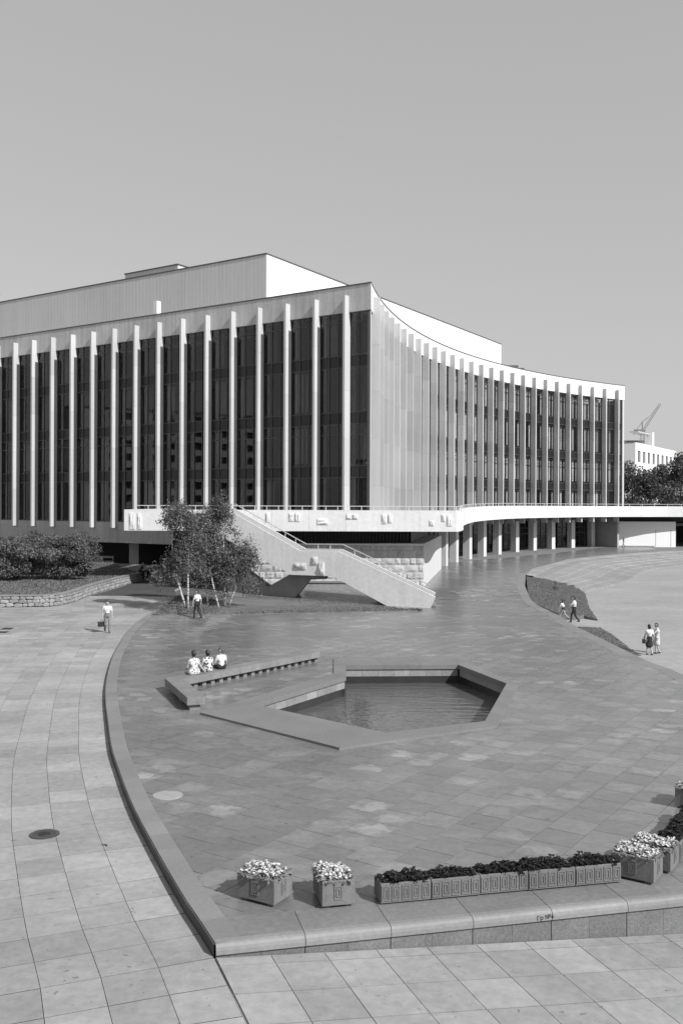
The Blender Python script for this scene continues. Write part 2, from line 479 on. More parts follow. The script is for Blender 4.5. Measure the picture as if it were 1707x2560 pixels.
# ---- the ground sheet
bm = bmesh.new()
xs = [-3000, -1200, -500, -200, -90, -60] + [-45 + 1.5 * i for i in range(70)] + [62, 70, 90, 140, 300, 800, 3000]
ys = [-3000, -900, -200, -60, -20, 0] + [4 + 1.5 * i for i in range(88)] + [150, 180, 240, 400, 800, 1600, 4500]
g = MB()
def under_plaza(x, y):
    return all(inside((x + dx, y + dy), BODY) for dx, dy in ((0, 0), (1.6, 0), (-1.6, 0), (0, 1.6), (0, -1.6)))
BACK = [Vector((110, 230)), Vector((-75, 230)), Vector((-75, 84)), Vector((-13.6, 84))]
BODY = [tuple(p) for p in FRONT + RIGHT[1:] + STEP_OUT[1:] + BACK + LEFT[::-1][:-1]]
for y in ys:
    for x in xs: g.v.append((x, y, zlow(x, y) - 0.02 - (2.2 if under_plaza(x, y) else 0)))
nx = len(xs)
for j in range(len(ys) - 1):
    for i in range(nx - 1): g.f.append((j * nx + i, j * nx + i + 1, (j + 1) * nx + i + 1, (j + 1) * nx + i))
ground = put('ground', g, 'ground', kind='structure', smooth=True)

# ---- plaza body
BACK = [Vector((110, 230)), Vector((-75, 230)), Vector((-75, 84)), Vector((-13.6, 84))]
bodypoly = [p.copy() for p in FRONT] + RIGHT[1:] + STEP_OUT[1:] + BACK + LEFT[::-1][:-1]
pool_out_px = [(500, 1781.8), (848, 1869.6), (1242, 1815), (1296.7, 1712), (1139, 1642.4), (834.4, 1645.4), (834.4, 1683.6)]
pool_in_px = [(633, 1760.6), (963.5, 1832), (1212, 1803), (1266, 1709), (1145, 1662), (865, 1663.6), (865, 1691)]
PZ = 0.07
POUT = [gp(x, y, PZ).xy for x, y in pool_out_px]
PIN = [gp(x, y, PZ).xy for x, y in pool_in_px]
# two convex pieces of the outer pool outline
PC1 = [POUT[0], POUT[1], POUT[2], POUT[3], POUT[6]]
PC2 = [POUT[6], POUT[3], POUT[4], POUT[5]]
def minus_convex(polys, K):
    K = K if area2(K) > 0 else K[::-1]
    out = []
    for poly in polys:
        rest = poly
        for i in range(len(K)):
            a, b = K[i], K[(i + 1) % len(K)]
            piece = clip_half(rest, a, b, False)
            if len(piece) > 2 and abs(area2(piece)) > 0.004: out.append(piece)
            rest = clip_half(rest, a, b, True)
            if len(rest) < 3: break
    return out
# deck below the flags: a fan of strips so that the pool stays open
plaza = MB()
ydeck = [13 + 1.0 * i for i in range(75)] + [90, 100, 120, 150, 190, 230]
for j in range(len(ydeck) - 1):
    y0, y1 = ydeck[j], ydeck[j + 1]
    strip = clip_half(clip_half([tuple(p) for p in bodypoly], (0, y0), (1, y0), True), (0, y1), (1, y1), False)
    if len(strip) < 3: continue
    for x0, x1 in [(-80, -12), (-12, -7), (-7, 14), (14, 120)]:
        cell = clip_half(clip_half(strip, (x0, 0), (x0, 1), False), (x1, 0), (x1, 1), True)
        if len(cell) < 3 or abs(area2(cell)) < 0.01: continue
        for pc in minus_convex(minus_convex([cell], PC1), PC2):
            n = len(plaza.v); plaza.v += [(p[0], p[1], zplaza(p[0], p[1]) - 0.012) for p in pc]; plaza.f.append(tuple(range(n, n + len(pc))))
plaza_o = put('plaza', plaza, 'tile_joint', kind='structure')

# ---- flags of the plaza
bx, by = Vector((0.83, -0.558)), Vector((0.558, 0.83))
bx.normalize(); by = Vector((-bx.y, bx.x))
TS = 0.88
fieldL = [p - n * 0.42 for p, n in zip(LEFT, normals2(LEFT))]
fieldF = [p + Vector((-fdir.y, fdir.x)) * 0.95 for p in FRONT]
fieldR = [p + n * 0.7 for p, n in zip(RIGHT, normals2(RIGHT))]
field = fieldF[1:-1] + fieldR[1:] + [Vector((22, 109)), Vector((30, 127)), Vector((52, 158)), Vector((52, 175)), Vector((30, 140)), Vector((9, 112)),
         Vector((7.2, 84)), Vector((-13.4, 84)), Vector((-13.2, 64))] + fieldL[::-1][1:-1]
field = [tuple(p) for p in field]
pieces = []
for i in range(-140, 140):
    for j in range(-10, 220):
        off = 0.5 * TS if i % 2 else 0.0
        c = bx * (i * TS) + by * (j * TS + off)
        if c.y < 13 or c.y > 176 or c.x < -16 or c.x > 55: continue
        ctr = c + bx * TS / 2 + by * TS / 2
        if not in_view((ctr.x, ctr.y, 0)): continue
        gpx = 0.006
        q = [c + bx * gpx + by * gpx, c + bx * (TS - gpx) + by * gpx, c + bx * (TS - gpx) + by * (TS - gpx), c + bx * gpx + by * (TS - gpx)]
        ins = [inside(p, field) for p in q]
        full = all(ins)
        pl = [tuple(p) for p in q]
        if not full:
            if not any(ins): continue
            # clip the field by the (convex) flag
            sub = field
            for k in range(4): sub = clip_half(sub, pl[k], pl[(k + 1) % 4], True)
            if len(sub) < 3 or abs(area2(sub)) < 0.02: continue
            pl = sub
        res = minus_convex(minus_convex([pl], PC1), PC2)
        whole = full and len(res) >= 1 and abs(sum(area2(r) for r in res)) > 0.999 * abs(area2(pl))
        if whole: res = [pl]
        for r_ in res: pieces.append((ctr.y, ctr, r_, whole, c))
pieces.sort(key=lambda t: t[0])
flag = MB().box(-TS / 2 + 0.006, TS / 2 - 0.006, -TS / 2 + 0.006, TS / 2 - 0.006, -0.02, 0)
flag_me = flag.mesh('paving_flag', 'tile')
def box_uv(me, c=None, ax=None, ay=None, size=1.0):
    uvl = me.uv_layers.new(name='UVMap')
    for l in me.loops:
        p = me.vertices[l.vertex_index].co.xy
        if c is None: uvl.data[l.index].uv = (p.x / size + 0.5, p.y / size + 0.5)
        else: uvl.data[l.index].uv = ((p - c).dot(ax) / size, (p - c).dot(ay) / size)
box_uv(flag_me, size=TS)
ang = math.atan2(bx.y, bx.x)
mass = MB(); mass_tone = []; mass_uv = []
cnt = 0
for y, ctr, poly, whole, c in pieces:
    if cnt < 296 and y < 60:
        cnt += 1
        if whole:
            place('paving_flag', flag_me, plaza_o, (ctr.x, ctr.y, random.uniform(-0.0015, 0.0015)), (random.uniform(-.001, .001), random.uniform(-.001, .001), ang))
        else:
            pb = MB().prism(poly, -0.02, 0.0)
            o = put('paving_flag', pb, 'tile', plaza_o)
            box_uv(o.data, Vector(c), bx, by, TS)
    else:
        n = len(mass.v); k = len(poly)
        mass.v += [(p[0], p[1], zplaza(p[0], p[1])) for p in poly]
        mass.f.append(tuple(range(n, n + k)) if area2(poly) > 0 else tuple(range(n + k - 1, n - 1, -1)))
        mass_tone.append(random.random()); mass_uv.append((Vector(c), poly))
me = bpy.data.meshes.new('paving_flag_field'); me.from_pydata(mass.v, [], mass.f); me.update()
set_tone(me, mass_tone)
uvl = me.uv_layers.new(name='UVMap')
for f in me.polygons:
    c = mass_uv[f.index][0]
    for li in f.loop_indices:
        p = me.vertices[me.loops[li].vertex_index].co.xy
        uvl.data[li].uv = ((p - c).dot(bx) / TS, (p - c).dot(by) / TS)
me.materials.append(M['tile_mass'])
o = bpy.data.objects.new('paving_flag_field', me); COL.objects.link(o); o.parent = plaza_o; o['kind'] = 'stuff'

# ---- pale border slabs and the low kerb along the left edge
def band(pts, inner, name, mat, parent, z0, ztop, step=1, gap=0.006):
    for i in range(0, len(pts) - 1):
        a, b = pts[i], pts[i + 1]; c, d = inner[i + 1], inner[i]
        e = (b - a).normalized() * gap
        poly = [a + e, b - e, c - e, d + e]
        if not in_view((a.x, a.y, 0), 200): continue
        if area2(poly) < 0: poly = poly[::-1]
        put(name, MB().prism(poly, z0, ztop), mat, parent)
band(LEFT, fieldL, 'border_slab', 'border', plaza_o, lambda x, y: zplaza(x, y) - 0.03, lambda x, y: zplaza(x, y) + 0.002)
nL = normals2(LEFT)
kerb = MB()
for i in range(len(LEFT) - 1):
    a, b = LEFT[i] + nL[i] * 0.03, LEFT[i + 1] + nL[i + 1] * 0.03
    kerb.add([(a.x, a.y, -0.012), (b.x, b.y, -0.012), (b.x, b.y, -0.5), (a.x, a.y, -0.5),
              (LEFT[i].x, LEFT[i].y, -0.012), (LEFT[i + 1].x, LEFT[i + 1].y, -0.012)], [(0, 1, 2, 3), (0, 4, 5, 1)])
put('kerb_face', kerb, 'kerb_dark', plaza_o)
band(RIGHT, fieldR, 'border_slab', 'border', plaza_o, lambda x, y: zplaza(x, y) - 0.03, lambda x, y: zplaza(x, y) + 0.002)
skirt = MB()
pp = [p for p in RIGHT]
for i in range(len(pp) - 1):
    a, b = pp[i], pp[i + 1]
    skirt.add([(a.x, a.y, zplaza(*a)), (b.x, b.y, zplaza(*b)), (b.x, b.y, -1.9), (a.x, a.y, -1.9)], [(0, 1, 2, 3)])
put('plaza_skirt', skirt, 'front_wall', plaza_o)
# front: rounded rim stones over a rough granite wall
fn = Vector((fdir.y, -fdir.x))
for i in range(len(FRONT) - 1):
    a = FRONT[i] + fdir * (0.0 if i == 0 else 0.006); b = FRONT[i + 1] - fdir * 0.006
    prof = [(-0.16, -0.02), (-0.16, 0.003), (-0.05, 0.003), (0.0, -0.012), (0.035, -0.05), (0.045, -0.10), (0.045, -0.17), (-0.2, -0.17)]
    rb = MB()
    for q in (a, b):
        rb.v += [(q.x + fn.x * u, q.y + fn.y * u, w) for u, w in prof]
    n = len(prof)
    rb.f = [tuple(range(n)), tuple(range(2 * n - 1, n - 1, -1))] + [(k, (k + 1) % n, n + (k + 1) % n, n + k) for k in range(n)]
    put('rim_stone', rb, 'rim', plaza_o)
    q0 = [a - fn * 0.165, b - fn * 0.165, b - fn * 0.955, a - fn * 0.955]
    put('border_slab', MB().prism(q0, -0.02, 0.001), 'border_dark', plaza_o)
    k = 0
    for h in range(2):
        a2, b2 = a.lerp(b, h / 2) + fdir * 0.002, a.lerp(b, (h + 1) / 2) - fdir * 0.002
        q = [a2, b2, b2 - fn * 0.3, a2 - fn * 0.3]
        put('wall_block', MB().prism(q, lambda x, y: zlow(x, y) - 0.25, -0.172), 'front_wall', plaza_o)
# painted inscription on the rim
tc = bpy.data.curves.new('rim_inscription', 'FONT'); tc.body = 'Гр №6'; tc.size = 0.105; tc.extrude = 0.0015
tob = bpy.data.objects.new('tmp_text', tc); COL.objects.link(tob)
bpy.context.view_layer.update()
tme = bpy.data.meshes.new_from_object(tob.evaluated_get(bpy.context.evaluated_depsgraph_get()))
bpy.data.objects.remove(tob)
tme.materials.append(M['paint_black'])
tp = gp(1337, 2297, -0.145)
to_ = bpy.data.objects.new('rim_inscription', tme); COL.objects.link(to_); to_.parent = plaza_o
s_ = (tp.xy - K0).dot(fdir)
tpos = K0 + fdir * s_ + fn * 0.049
to_.location = (tpos.x, tpos.y, -0.152); to_.rotation_euler = (R(90), R(-3), math.atan2(fdir.y, fdir.x))

# ---- pavement slabs along the kerb and in front of the wall
SL = 0.88
tan0 = Vector((0.353, -0.936)).normalized()
walk = [K0 + tan0 * (0.9 * k) for k in range(8, 0, -1)] + LEFT
more = [LEFT[-1] + Vector((-0.25, 0.97)).normalized() * (0.9 * k) for k in range(1, 14)]
walk = walk + more
wnrm = normals2(walk)
# smooth normals
for _ in range(6): wnrm = [(wnrm[max(i - 1, 0)] + wnrm[i] + wnrm[min(i + 1, len(wnrm) - 1)]).normalized() for i in range(len(wnrm))]
slabs = []
def off_pt(i, d): return walk[i] + wnrm[i] * d
bed_wall_px = [(-260, 1524), (0, 1518), (69, 1517), (134, 1515), (184, 1504.7), (228, 1488)]
BED = [gp(x, y).xy for x, y in bed_wall_px] + [gp(300, 1466).xy, gp(356, 1453).xy]
BED = resample([Vector((-60, 62))] + BED, 0.5)
bedpoly = [tuple(p) for p in BED] + [(-18.5, 98), (-60, 125)]
for k in range(0, 22):
    for i in range(len(walk) - 1):
        d0, d1 = 0.035 + k * SL + 0.005, 0.035 + (k + 1) * SL - 0.005
        e = 0.022
        a, b, c, d = off_pt(i, d0).lerp(off_pt(i + 1, d0), e), off_pt(i + 1, d0).lerp(off_pt(i, d0), e), off_pt(i + 1, d1).lerp(off_pt(i, d1), e), off_pt(i, d1).lerp(off_pt(i + 1, d1), e)
        ctr = (a + b + c + d) / 4
        if not in_view((ctr.x, ctr.y, 0), 110): continue
        if any(inside(q, bedpoly) for q in (a, b, c, d)): continue
        slabs.append((ctr.y, [a, b, c, d]))
e2 = fdir
for i in range(0, 13):
    for j in range(-1, 8):
        if j < 0: j0, j1 = 0.0, 0.28
        else: j0, j1 = 0.28 + j * SL, 0.28 + (j + 1) * SL
        o0 = K0 + fn * 0.02
        gq = 0.006
        q = [o0 + e2 * (i * SL + gq) + tan0 * (j0 + .014), o0 + e2 * ((i + 1) * SL - gq) + tan0 * (j0 + .014),
             o0 + e2 * ((i + 1) * SL - gq) + tan0 * (j1 - .014), o0 + e2 * (i * SL + gq) + tan0 * (j1 - .014)]
        ctr = sum(q, Vector((0, 0))) / 4
        if not in_view((ctr.x, ctr.y, -0.4), 110): continue
        slabs.append((ctr.y, q))
slabs.sort(key=lambda t: t[0])
mass = MB(); tones = []
for n_, (y, q) in enumerate(slabs):
    if area2(q) < 0: q = q[::-1]
    if n_ < 296:
        dz = random.uniform(-0.002, 0.002)
        put('paving_slab', MB().prism(q, lambda x, y: zlow(x, y) - 0.03, lambda x, y, dz=dz: zlow(x, y) + dz), 'slab', ground)
    else:
        n = len(mass.v); mass.v += [(p[0], p[1], zlow(p[0], p[1])) for p in q]; mass.f.append(tuple(range(n, n + 4))); tones.append(random.random())
me = bpy.data.meshes.new('paving_slab_field'); me.from_pydata(mass.v, [], mass.f); me.update(); set_tone(me, tones)
me.materials.append(M['slab_mass'])
o = bpy.data.objects.new('paving_slab_field', me); COL.objects.link(o); o.parent = ground; o['kind'] = 'stuff'
# dark bedding seen in the joints of the nearer slabs
jb = MB()
for n_, (y, q) in enumerate(slabs):
    if n_ < 296:
        c = sum(q, Vector((0, 0))) / 4
        qq = [c + (p - c) * 1.03 for p in q]
        n = len(jb.v); jb.v += [(p[0], p[1], zlow(p[0], p[1]) - 0.011) for p in qq]; jb.f.append(tuple(range(n, n + 4)))
put('joint_bedding', jb, 'joint', ground)

# ---- curved steps down to the round lower court
nS = normals2(STEP_OUT)
n_start = -Vector((0.44, -0.90)).normalized()
for i in range(9):
    f_ = sstep(0, 8, i); nS[i] = (n_start * (1 - f_) + nS[i] * f_).normalized()
steps = 7
for k in range(steps):
    w0, w1 = 1.5 * k, 1.5 * (k + 1)
    sb = MB()
    za, zb = -0.02 - 0.155 * k, -0.02 - 0.155 * k - 0.045
    for i in range(len(STEP_OUT) - 1):
        f0 = 0.85 + 0.15 * sstep(0, 8, i); f1 = 0.85 + 0.15 * sstep(0, 8, i + 1)
        a, b = STEP_OUT[i] - nS[i] * w0 * f0, STEP_OUT[i + 1] - nS[i + 1] * w0 * f1
        c, d = STEP_OUT[i + 1] - nS[i + 1] * w1 * f1, STEP_OUT[i] - nS[i] * w1 * f0
        sb.add([(a.x, a.y, za), (b.x, b.y, za), (c.x, c.y, zb), (d.x, d.y, zb), (c.x, c.y, zb - 0.4), (d.x, d.y, zb - 0.4)], [(0, 1, 2, 3), (3, 2, 4, 5)])
    put('court_step', sb, 'court', plaza_o)

# ---- grass
def grass_on(name, poly, zf, density, parent=None, label=None, blade=0.09, wid=0.045, tri=None):
    poly = [tuple(p) for p in poly]
    xs_ = [p[0] for p in poly]; ys_ = [p[1] for p in poly]
    A = abs(area2(poly)); n = int(A * density)
    V, F, T = [], [], []
    tries = 0
    while len(F) < n and tries < n * 8:
        tries += 1
        x, y = random.uniform(min(xs_), max(xs_)), random.uniform(min(ys_), max(ys_))
        if not inside((x, y), poly): continue
        z = zf(x, y)
        a = random.uniform(0, math.pi); h = blade * random.uniform(0.5, 1.3); w = wid * random.uniform(0.6, 1.3)
        lx, ly = random.uniform(-0.08, 0.08), random.uniform(-0.08, 0.08)
        k = len(V)
        V += [(x - math.cos(a) * w, y - math.sin(a) * w, z - 0.01), (x + math.cos(a) * w, y + math.sin(a) * w, z - 0.01), (x + lx, y + ly, z + h)]
        F.append((k, k + 1, k + 2)); T.append(random.random() * 0.6 + 0.4 * (0.5 + 0.5 * math.sin(x * 1.3) * math.cos(y * 0.9)))
    me = bpy.data.meshes.new(name); me.from_pydata(V, [], F); me.update(); set_tone(me, T); me.materials.append(M['grass'])
    o = bpy.data.objects.new(name, me); COL.objects.link(o); o.parent = parent
    return tag(o, label=label, cat='grass' if label else None, kind='stuff')
def lawn_patch(pts3, thick=0.3):
    mb = MB(); mb.slab(pts3, (0, 0, -thick)); return mb
lawn_px = [(379, 1541), (600, 1537), (800, 1533), (1045, 1527.5), (986, 1521), (830, 1504), (720, 1499), (600, 1493), (450, 1488)]
LAWN = [gp(x, y, zplaza) for x, y in lawn_px]
lw = MB().prism([p.xy for p in LAWN], -0.9, lambda x, y: zplaza(x, y) + 0.05)
put('lawn', lw, 'lawn', kind='structure')
grass_on('grass', [p.xy for p in LAWN], lambda x, y: zplaza(x, y) + 0.05, 120, None, 'mown grass under the birches in front of the stairs')

# raised bed on the left with its rubble wall
BZ = 0.78
nB = normals2(BED)
ib = [p + n * 0.35 for p, n in zip(BED, nB)]
bed_lawn = [tuple(p) for p in ib] + [(-19.0, 99), (-60, 125)]
put('raised_lawn', MB().prism(bed_lawn, -0.5, BZ - 0.05), 'lawn', kind='structure')
gpoly = [p for p in bed_lawn if p[0] > -36]
gpoly = [(-36, 64)] + gpoly[:-1] + [(-24.5, 103), (-36, 108)]
grass_on('grass', gpoly, lambda x, y: BZ - 0.05, 60, None, 'mown grass of the raised bed round the big shrub', 0.10, 0.06)
bw_ = empty('retaining_wall', (BED[10].x, BED[10].y, 0), 'low curved rubble retaining wall with pale coping round the raised lawn', 'wall')
core = MB()
for i in range(len(BED) - 1):
    a, b = BED[i] + nB[i] * 0.06, BED[i + 1] + nB[i + 1] * 0.06
    c, d = ib[i + 1], ib[i]
    core.prism([a, b, c, d], -0.3, BZ - 0.06)
put('wall_core', core, 'joint', bw_)
cop = MB()
stone_me = []
for v in range(9):
    rr = random.Random(300 + v); mb = MB(); n = 9
    ang_ = sorted(rr.uniform(-.25, .25) + k * 2 * math.pi / n for k in range(n))
    rim_ = [(max(-.5, min(.5, .62 * math.cos(t) * rr.uniform(.82, 1.05))), max(-.5, min(.5, .62 * math.sin(t) * rr.uniform(.82, 1.05)))) for t in ang_]
    mb.v = [(u, 0.08, w) for u, w in rim_] + [(u * .93, -0.01, w * .93) for u, w in rim_] + [(u * .6 + rr.uniform(-.05, .05), -rr.uniform(.02, .06), w * .6) for u, w in rim_]
    for r_ in (0, 1): mb.f += [(r_ * n + k, r_ * n + (k + 1) % n, (r_ + 1) * n + (k + 1) % n, (r_ + 1) * n + k) for k in range(n)]
    mb.f.append(tuple(range(2 * n, 3 * n)))
    stone_me.append(mb.mesh('wall_stone', 'rubble'))
cum = [0.0]
for i in range(len(BED) - 1): cum.append(cum[-1] + (BED[i + 1] - BED[i]).length)
def along(s_):
    i = max(k for k in range(len(cum) - 1) if cum[k] <= s_); f_ = (s_ - cum[i]) / (cum[i + 1] - cum[i])
    return BED[i].lerp(BED[i + 1], f_), (BED[i + 1] - BED[i]).normalized()
for r_, (zz, hh) in enumerate(((0.11, 0.25), (0.36, 0.26), (0.60, 0.24))):
    s_ = 0.1 * r_
    while s_ < cum[-1] - 0.6:
        ww = random.uniform(0.26, 0.62); P_, d_ = along(s_ + ww / 2); s_ += ww
        if not in_view((P_.x, P_.y, 0.3), 40): continue
        place('wall_stone', random.choice(stone_me), bw_, (P_.x, P_.y, zz + random.uniform(-.02, .02)), (0, random.uniform(-.12, .12), math.atan2(d_.y, d_.x)), (ww * 1.02, 1, hh * random.uniform(.95, 1.15)))
for i in range(0, len(BED) - 1, 2):
    j = min(i + 2, len(BED) - 1)
    if not in_view((BED[i].x, BED[i].y, 0.3), 120): continue
    a, b = BED[i] - nB[i] * 0.06, BED[j] - nB[j] * 0.06
    c, d = ib[j] + nB[j] * 0.05, ib[i] + nB[i] * 0.05
    e = (b - a).normalized() * 0.005
    put('coping_stone', MB().prism([a + e, b - e, c - e, d + e], BZ - 0.058, BZ + 0.03), 'rim', bw_)

# lawn wedges of the right bank
def bank(px_list, zs, label):
    P = [gp(x, y, z) for (x, y), z in zip(px_list, zs)]
    cx_ = sum((p for p in P), Vector()) / len(P)
    mb = MB(); mb.v = [tuple(p) for p in P] + [tuple(cx_)]
    n = len(P)
    mb.f = [(i, (i + 1) % n, n) for i in range(n)]
    for i in range(n):
        k = len(mb.v); a, b = P[i], P[(i + 1) % n]
        mb.v += [(a.x, a.y, -1.9), (b.x, b.y, -1.9)]; mb.f.append((i, (i + 1) % n, k + 1, k))
    o = put('lawn_bank', mb, 'lawn', kind='structure')
    tris = [(P[i], P[(i + 1) % n], cx_) for i in range(n)]
    areas = [((b - a).cross(c - a)).length for a, b, c in tris]
    V, F, T = [], [], []
    for _ in range(int(sum(areas) * 90)):
        a, b, c = random.choices(tris, areas)[0]
        u, v = random.random(), random.random()
        if u + v > 1: u, v = 1 - u, 1 - v
        p = a + (b - a) * u + (c - a) * v
        t = random.uniform(0, math.pi); k = len(V); w = 0.03
        V += [(p.x - math.cos(t) * w, p.y - math.sin(t) * w, p.z - 0.01), (p.x + math.cos(t) * w, p.y + math.sin(t) * w, p.z - 0.01),
              (p.x + random.uniform(-.07, .07), p.y + random.uniform(-.07, .07), p.z + random.uniform(0.02, 0.06))]
        F.append((k, k + 1, k + 2)); T.append(random.random() * 0.7)
    me = bpy.data.meshes.new('grass'); me.from_pydata(V, [], F); me.update(); set_tone(me, T); me.materials.append(M['grass'])
    q = bpy.data.objects.new('grass', me); COL.objects.link(q); tag(q, label, 'grass', kind='stuff')
    return P
def c5(x, y): return (1000 + x / 2.2178, 1250 + y / 2.2178)
b1 = [c5(*p) for p in [(700, 418), (708, 520), (745, 572), (880, 632), (960, 642), (1020, 640), (1095, 664), (1050, 600), (1025, 520), (955, 462), (880, 458), (805, 438)]]
bank(b1, [-0.12, -0.42, -0.5, -0.6, -0.75, -0.9, -1.1, -1.05, -1.0, -0.78, -0.5, -0.3], 'dark grass on the bank wedge above the walking pair')
b2 = [c5(*p) for p in [(985, 702), (1130, 787), (1300, 858), (1345, 866), (1285, 832), (1180, 750), (1110, 708)]]
bank(b2, [-0.7, -0.75, -0.95, -1.15, -1.1, -0.95, -0.8], 'dark grass on the lower bank sliver beside the two women')

# near-black sheet laid over the ground leading under the hall, and a narrow drain across the plaza
patch_xy = [gp(x, y).xy for x, y in [(229, 1489), (300, 1489.5), (441, 1491)]] + [Vector((-13.7, 79)), Vector((-13.7, 104)), Vector((-22, 112)), BED[-1] + Vector((-.6, 14)), BED[-1] + Vector((-.1, 1))]
put('dark_patch', MB().prism(patch_xy, -0.3, 0.006), 'dark_ground', kind='structure')
da, db = gp(1090, 1500, zplaza), gp(1320, 1489, zplaza)
dr = MB()
for k in range(8):
    p, q = da.lerp(db, k / 8), da.lerp(db, (k + 1) / 8)
    dr.add([(p.x, p.y, zplaza(p.x, p.y) + .006), (q.x, q.y, zplaza(q.x, q.y) + .006), (q.x, q.y + .22, zplaza(q.x, q.y) + .006), (p.x, p.y + .22, zplaza(p.x, p.y) + .006)], [(0, 1, 2, 3)])
put('drain_channel', dr, 'iron', plaza_o)

# ================================================================== POOL
pool = empty('fountain_pool', (sum(p.x for p in PIN) / 7, sum(p.y for p in PIN) / 7, 0), 'angular sunken fountain pool with flat granite rim and rippled water', 'pool')
WZ = -0.74
for i in range(7):
    j = (i + 1) % 7
    q = [POUT[i], POUT[j], PIN[j], PIN[i]]
    if area2(q) < 0: q = q[::-1]
    # rim run split into slabs
    L = max((POUT[j] - POUT[i]).length, (PIN[j] - PIN[i]).length); n = max(1, round(L / 1.6))
    for k in range(n):
        t0, t1 = k / n + 0.004 / max(L, 1), (k + 1) / n - 0.004 / max(L, 1)
        qq = [POUT[i].lerp(POUT[j], t0), POUT[i].lerp(POUT[j], t1), PIN[i].lerp(PIN[j], t1), PIN[i].lerp(PIN[j], t0)]
        if area2(qq) < 0: qq = qq[::-1]
        put('rim_slab', MB().prism(qq, -0.12, PZ), 'pool_rim', pool)
    d = (PIN[j] - PIN[i]).normalized(); nn = Vector((d.y, -d.x))
    mid = (PIN[i] + PIN[j]) / 2; cc = Vector((pool.location.x, pool.location.y))
    if (mid - cc).dot(nn) < 0: nn = -nn
    L = (PIN[j] - PIN[i]).length; n = max(1, round(L / 0.75))
    s0 = 0.06
    for k in range(n):
        a, b = PIN[i].lerp(PIN[j], (k + 0.006) / n), PIN[i].lerp(PIN[j], (k + 0.994) / n)
        q = [a + nn * s0, b + nn * s0, b + nn * 0.3, a + nn * 0.3]
        if area2(q) < 0: q = q[::-1]
        put('wall_panel', MB().prism(q, -0.43, -0.125), 'pool_wall', pool)
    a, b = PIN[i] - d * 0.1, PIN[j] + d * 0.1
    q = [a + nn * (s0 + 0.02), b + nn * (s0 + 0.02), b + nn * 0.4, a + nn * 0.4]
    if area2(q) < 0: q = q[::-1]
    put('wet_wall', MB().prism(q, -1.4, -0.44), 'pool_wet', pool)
wat = MB(); ring = [p + (p - pool.location.xy).normalized() * 0.2 for p in PIN]
wat.v = [(p.x, p.y, WZ) for p in ring]; wat.f = [tuple(range(7))]
put('water', wat, 'water', kind='structure')

# ================================================================== CONCERT HALL
C = Vector((2.64, 88.0)); E = Vector((47.9, 162.7))
ul = Vector((-0.829, 0.559)).normalized(); nl = Vector((-ul.y, ul.x))
if nl.y > 0: nl = -nl
t0 = (E - C).normalized(); n0 = Vector((t0.y, -t0.x))
half = (E - C).length / 2; ARC_A = R(24.1); AR = half / math.sin(ARC_A)
OC = (C + E) / 2 + n0 * AR * math.cos(ARC_A)
def arc(s, p=0.0):
    """point on the concave front at arc length s from the corner, p metres outwards"""
    th = -ARC_A + s / AR
    P = OC - n0 * (AR * math.cos(th)) + t0 * (AR * math.sin(th))
    n = (OC - P).normalized(); T = Vector((-n.y, n.x))
    if T.dot(t0) < 0: T = -T
    return P + n * p, n, T
ARC_L = 2 * ARC_A * AR
def lf(t, p=0.0): return C + ul * t + nl * p
ZT, ZC, ZG, ZF, ZB = 27.4, 25.0, 5.05, 4.4, 2.75
hall = empty('concert_hall', (C.x, C.y, 0), 'large white modernist concert hall with tall vertical fins and concave front', 'building')
LL = 66.0
FS = 3.43
def frame(P, T, n, z=0):
    """matrix: local x along T, y along -n (inwards), z up"""
    return Matrix(((T.x, -n.x, 0, P.x), (T.y, -n.y, 0, P.y), (0, 0, 1, z), (0, 0, 0, 1)))
# side cornice
fm = frame(C, ul, nl)
T0c = arc(0.0)[2]
def side_strip(p0, p1, z0, z1, cut=0.0):
    """run along the side facade whose near end is mitred to the curved front"""
    k = 1.0 / T0c.dot(-nl)
    a, b = C + T0c * (-p0 * k) + ul * cut, C + T0c * (-p1 * k) + ul * cut
    q = [a, lf(LL, p0), lf(LL, p1), b]
    return MB().prism(q if area2(q) > 0 else q[::-1], z0, z1)
put('cornice', side_strip(-0.03, -1.6, ZC + .004, ZT, 0.02), 'cornice', hall)
kk = 1.0 / T0c.dot(-nl)
for k in range(0, 19):
    ta, tb_ = (2.55 - FS + FS * k, 2.55 + FS * k - 0.012) if k else (0.004, 2.55 - 0.012)
    q = [lf(ta), lf(tb_), lf(tb_, -0.028), lf(ta, -0.028) if k else C + T0c * (0.028 * kk) + ul * 0.004]
    put('cornice_panel', MB().prism(q if area2(q) > 0 else q[::-1], ZC, ZT), 'cornice', hall)
put('cornice_coping', side_strip(0.05, -1.7, ZT + 0.003, ZT + 0.12, 0.0), 'coping', hall)
# front cornice, curved
def arc_strip(p0, p1, z0, z1, sa=0.0, sb=None, n=40):
    sb = ARC_L if sb is None else sb
    mb = MB()
    for i in range(n + 1):
        s = sa + (sb - sa) * i / n
        a, b = arc(s, p0)[0], arc(s, p1)[0]
        mb.v += [(a.x, a.y, z0), (b.x, b.y, z0), (b.x, b.y, z1), (a.x, a.y, z1)]
    for i in range(n):
        k = i * 4
        mb.f += [(k + u, k + (u + 1) % 4, k + 4 + (u + 1) % 4, k + 4 + u) for u in range(4)]
    mb.f += [(0, 1, 2, 3), (4 * n + 3, 4 * n + 2, 4 * n + 1, 4 * n)]
    return mb
put('front_cornice', arc_strip(0.012, -0.02, ZC, ZT - 0.004, 0.0, 3.5, 6), 'white', hall)
put('front_cornice', arc_strip(-0.03, -1.4, ZC + .004, ZT - 0.006, 3.5, ARC_L), 'white', hall)
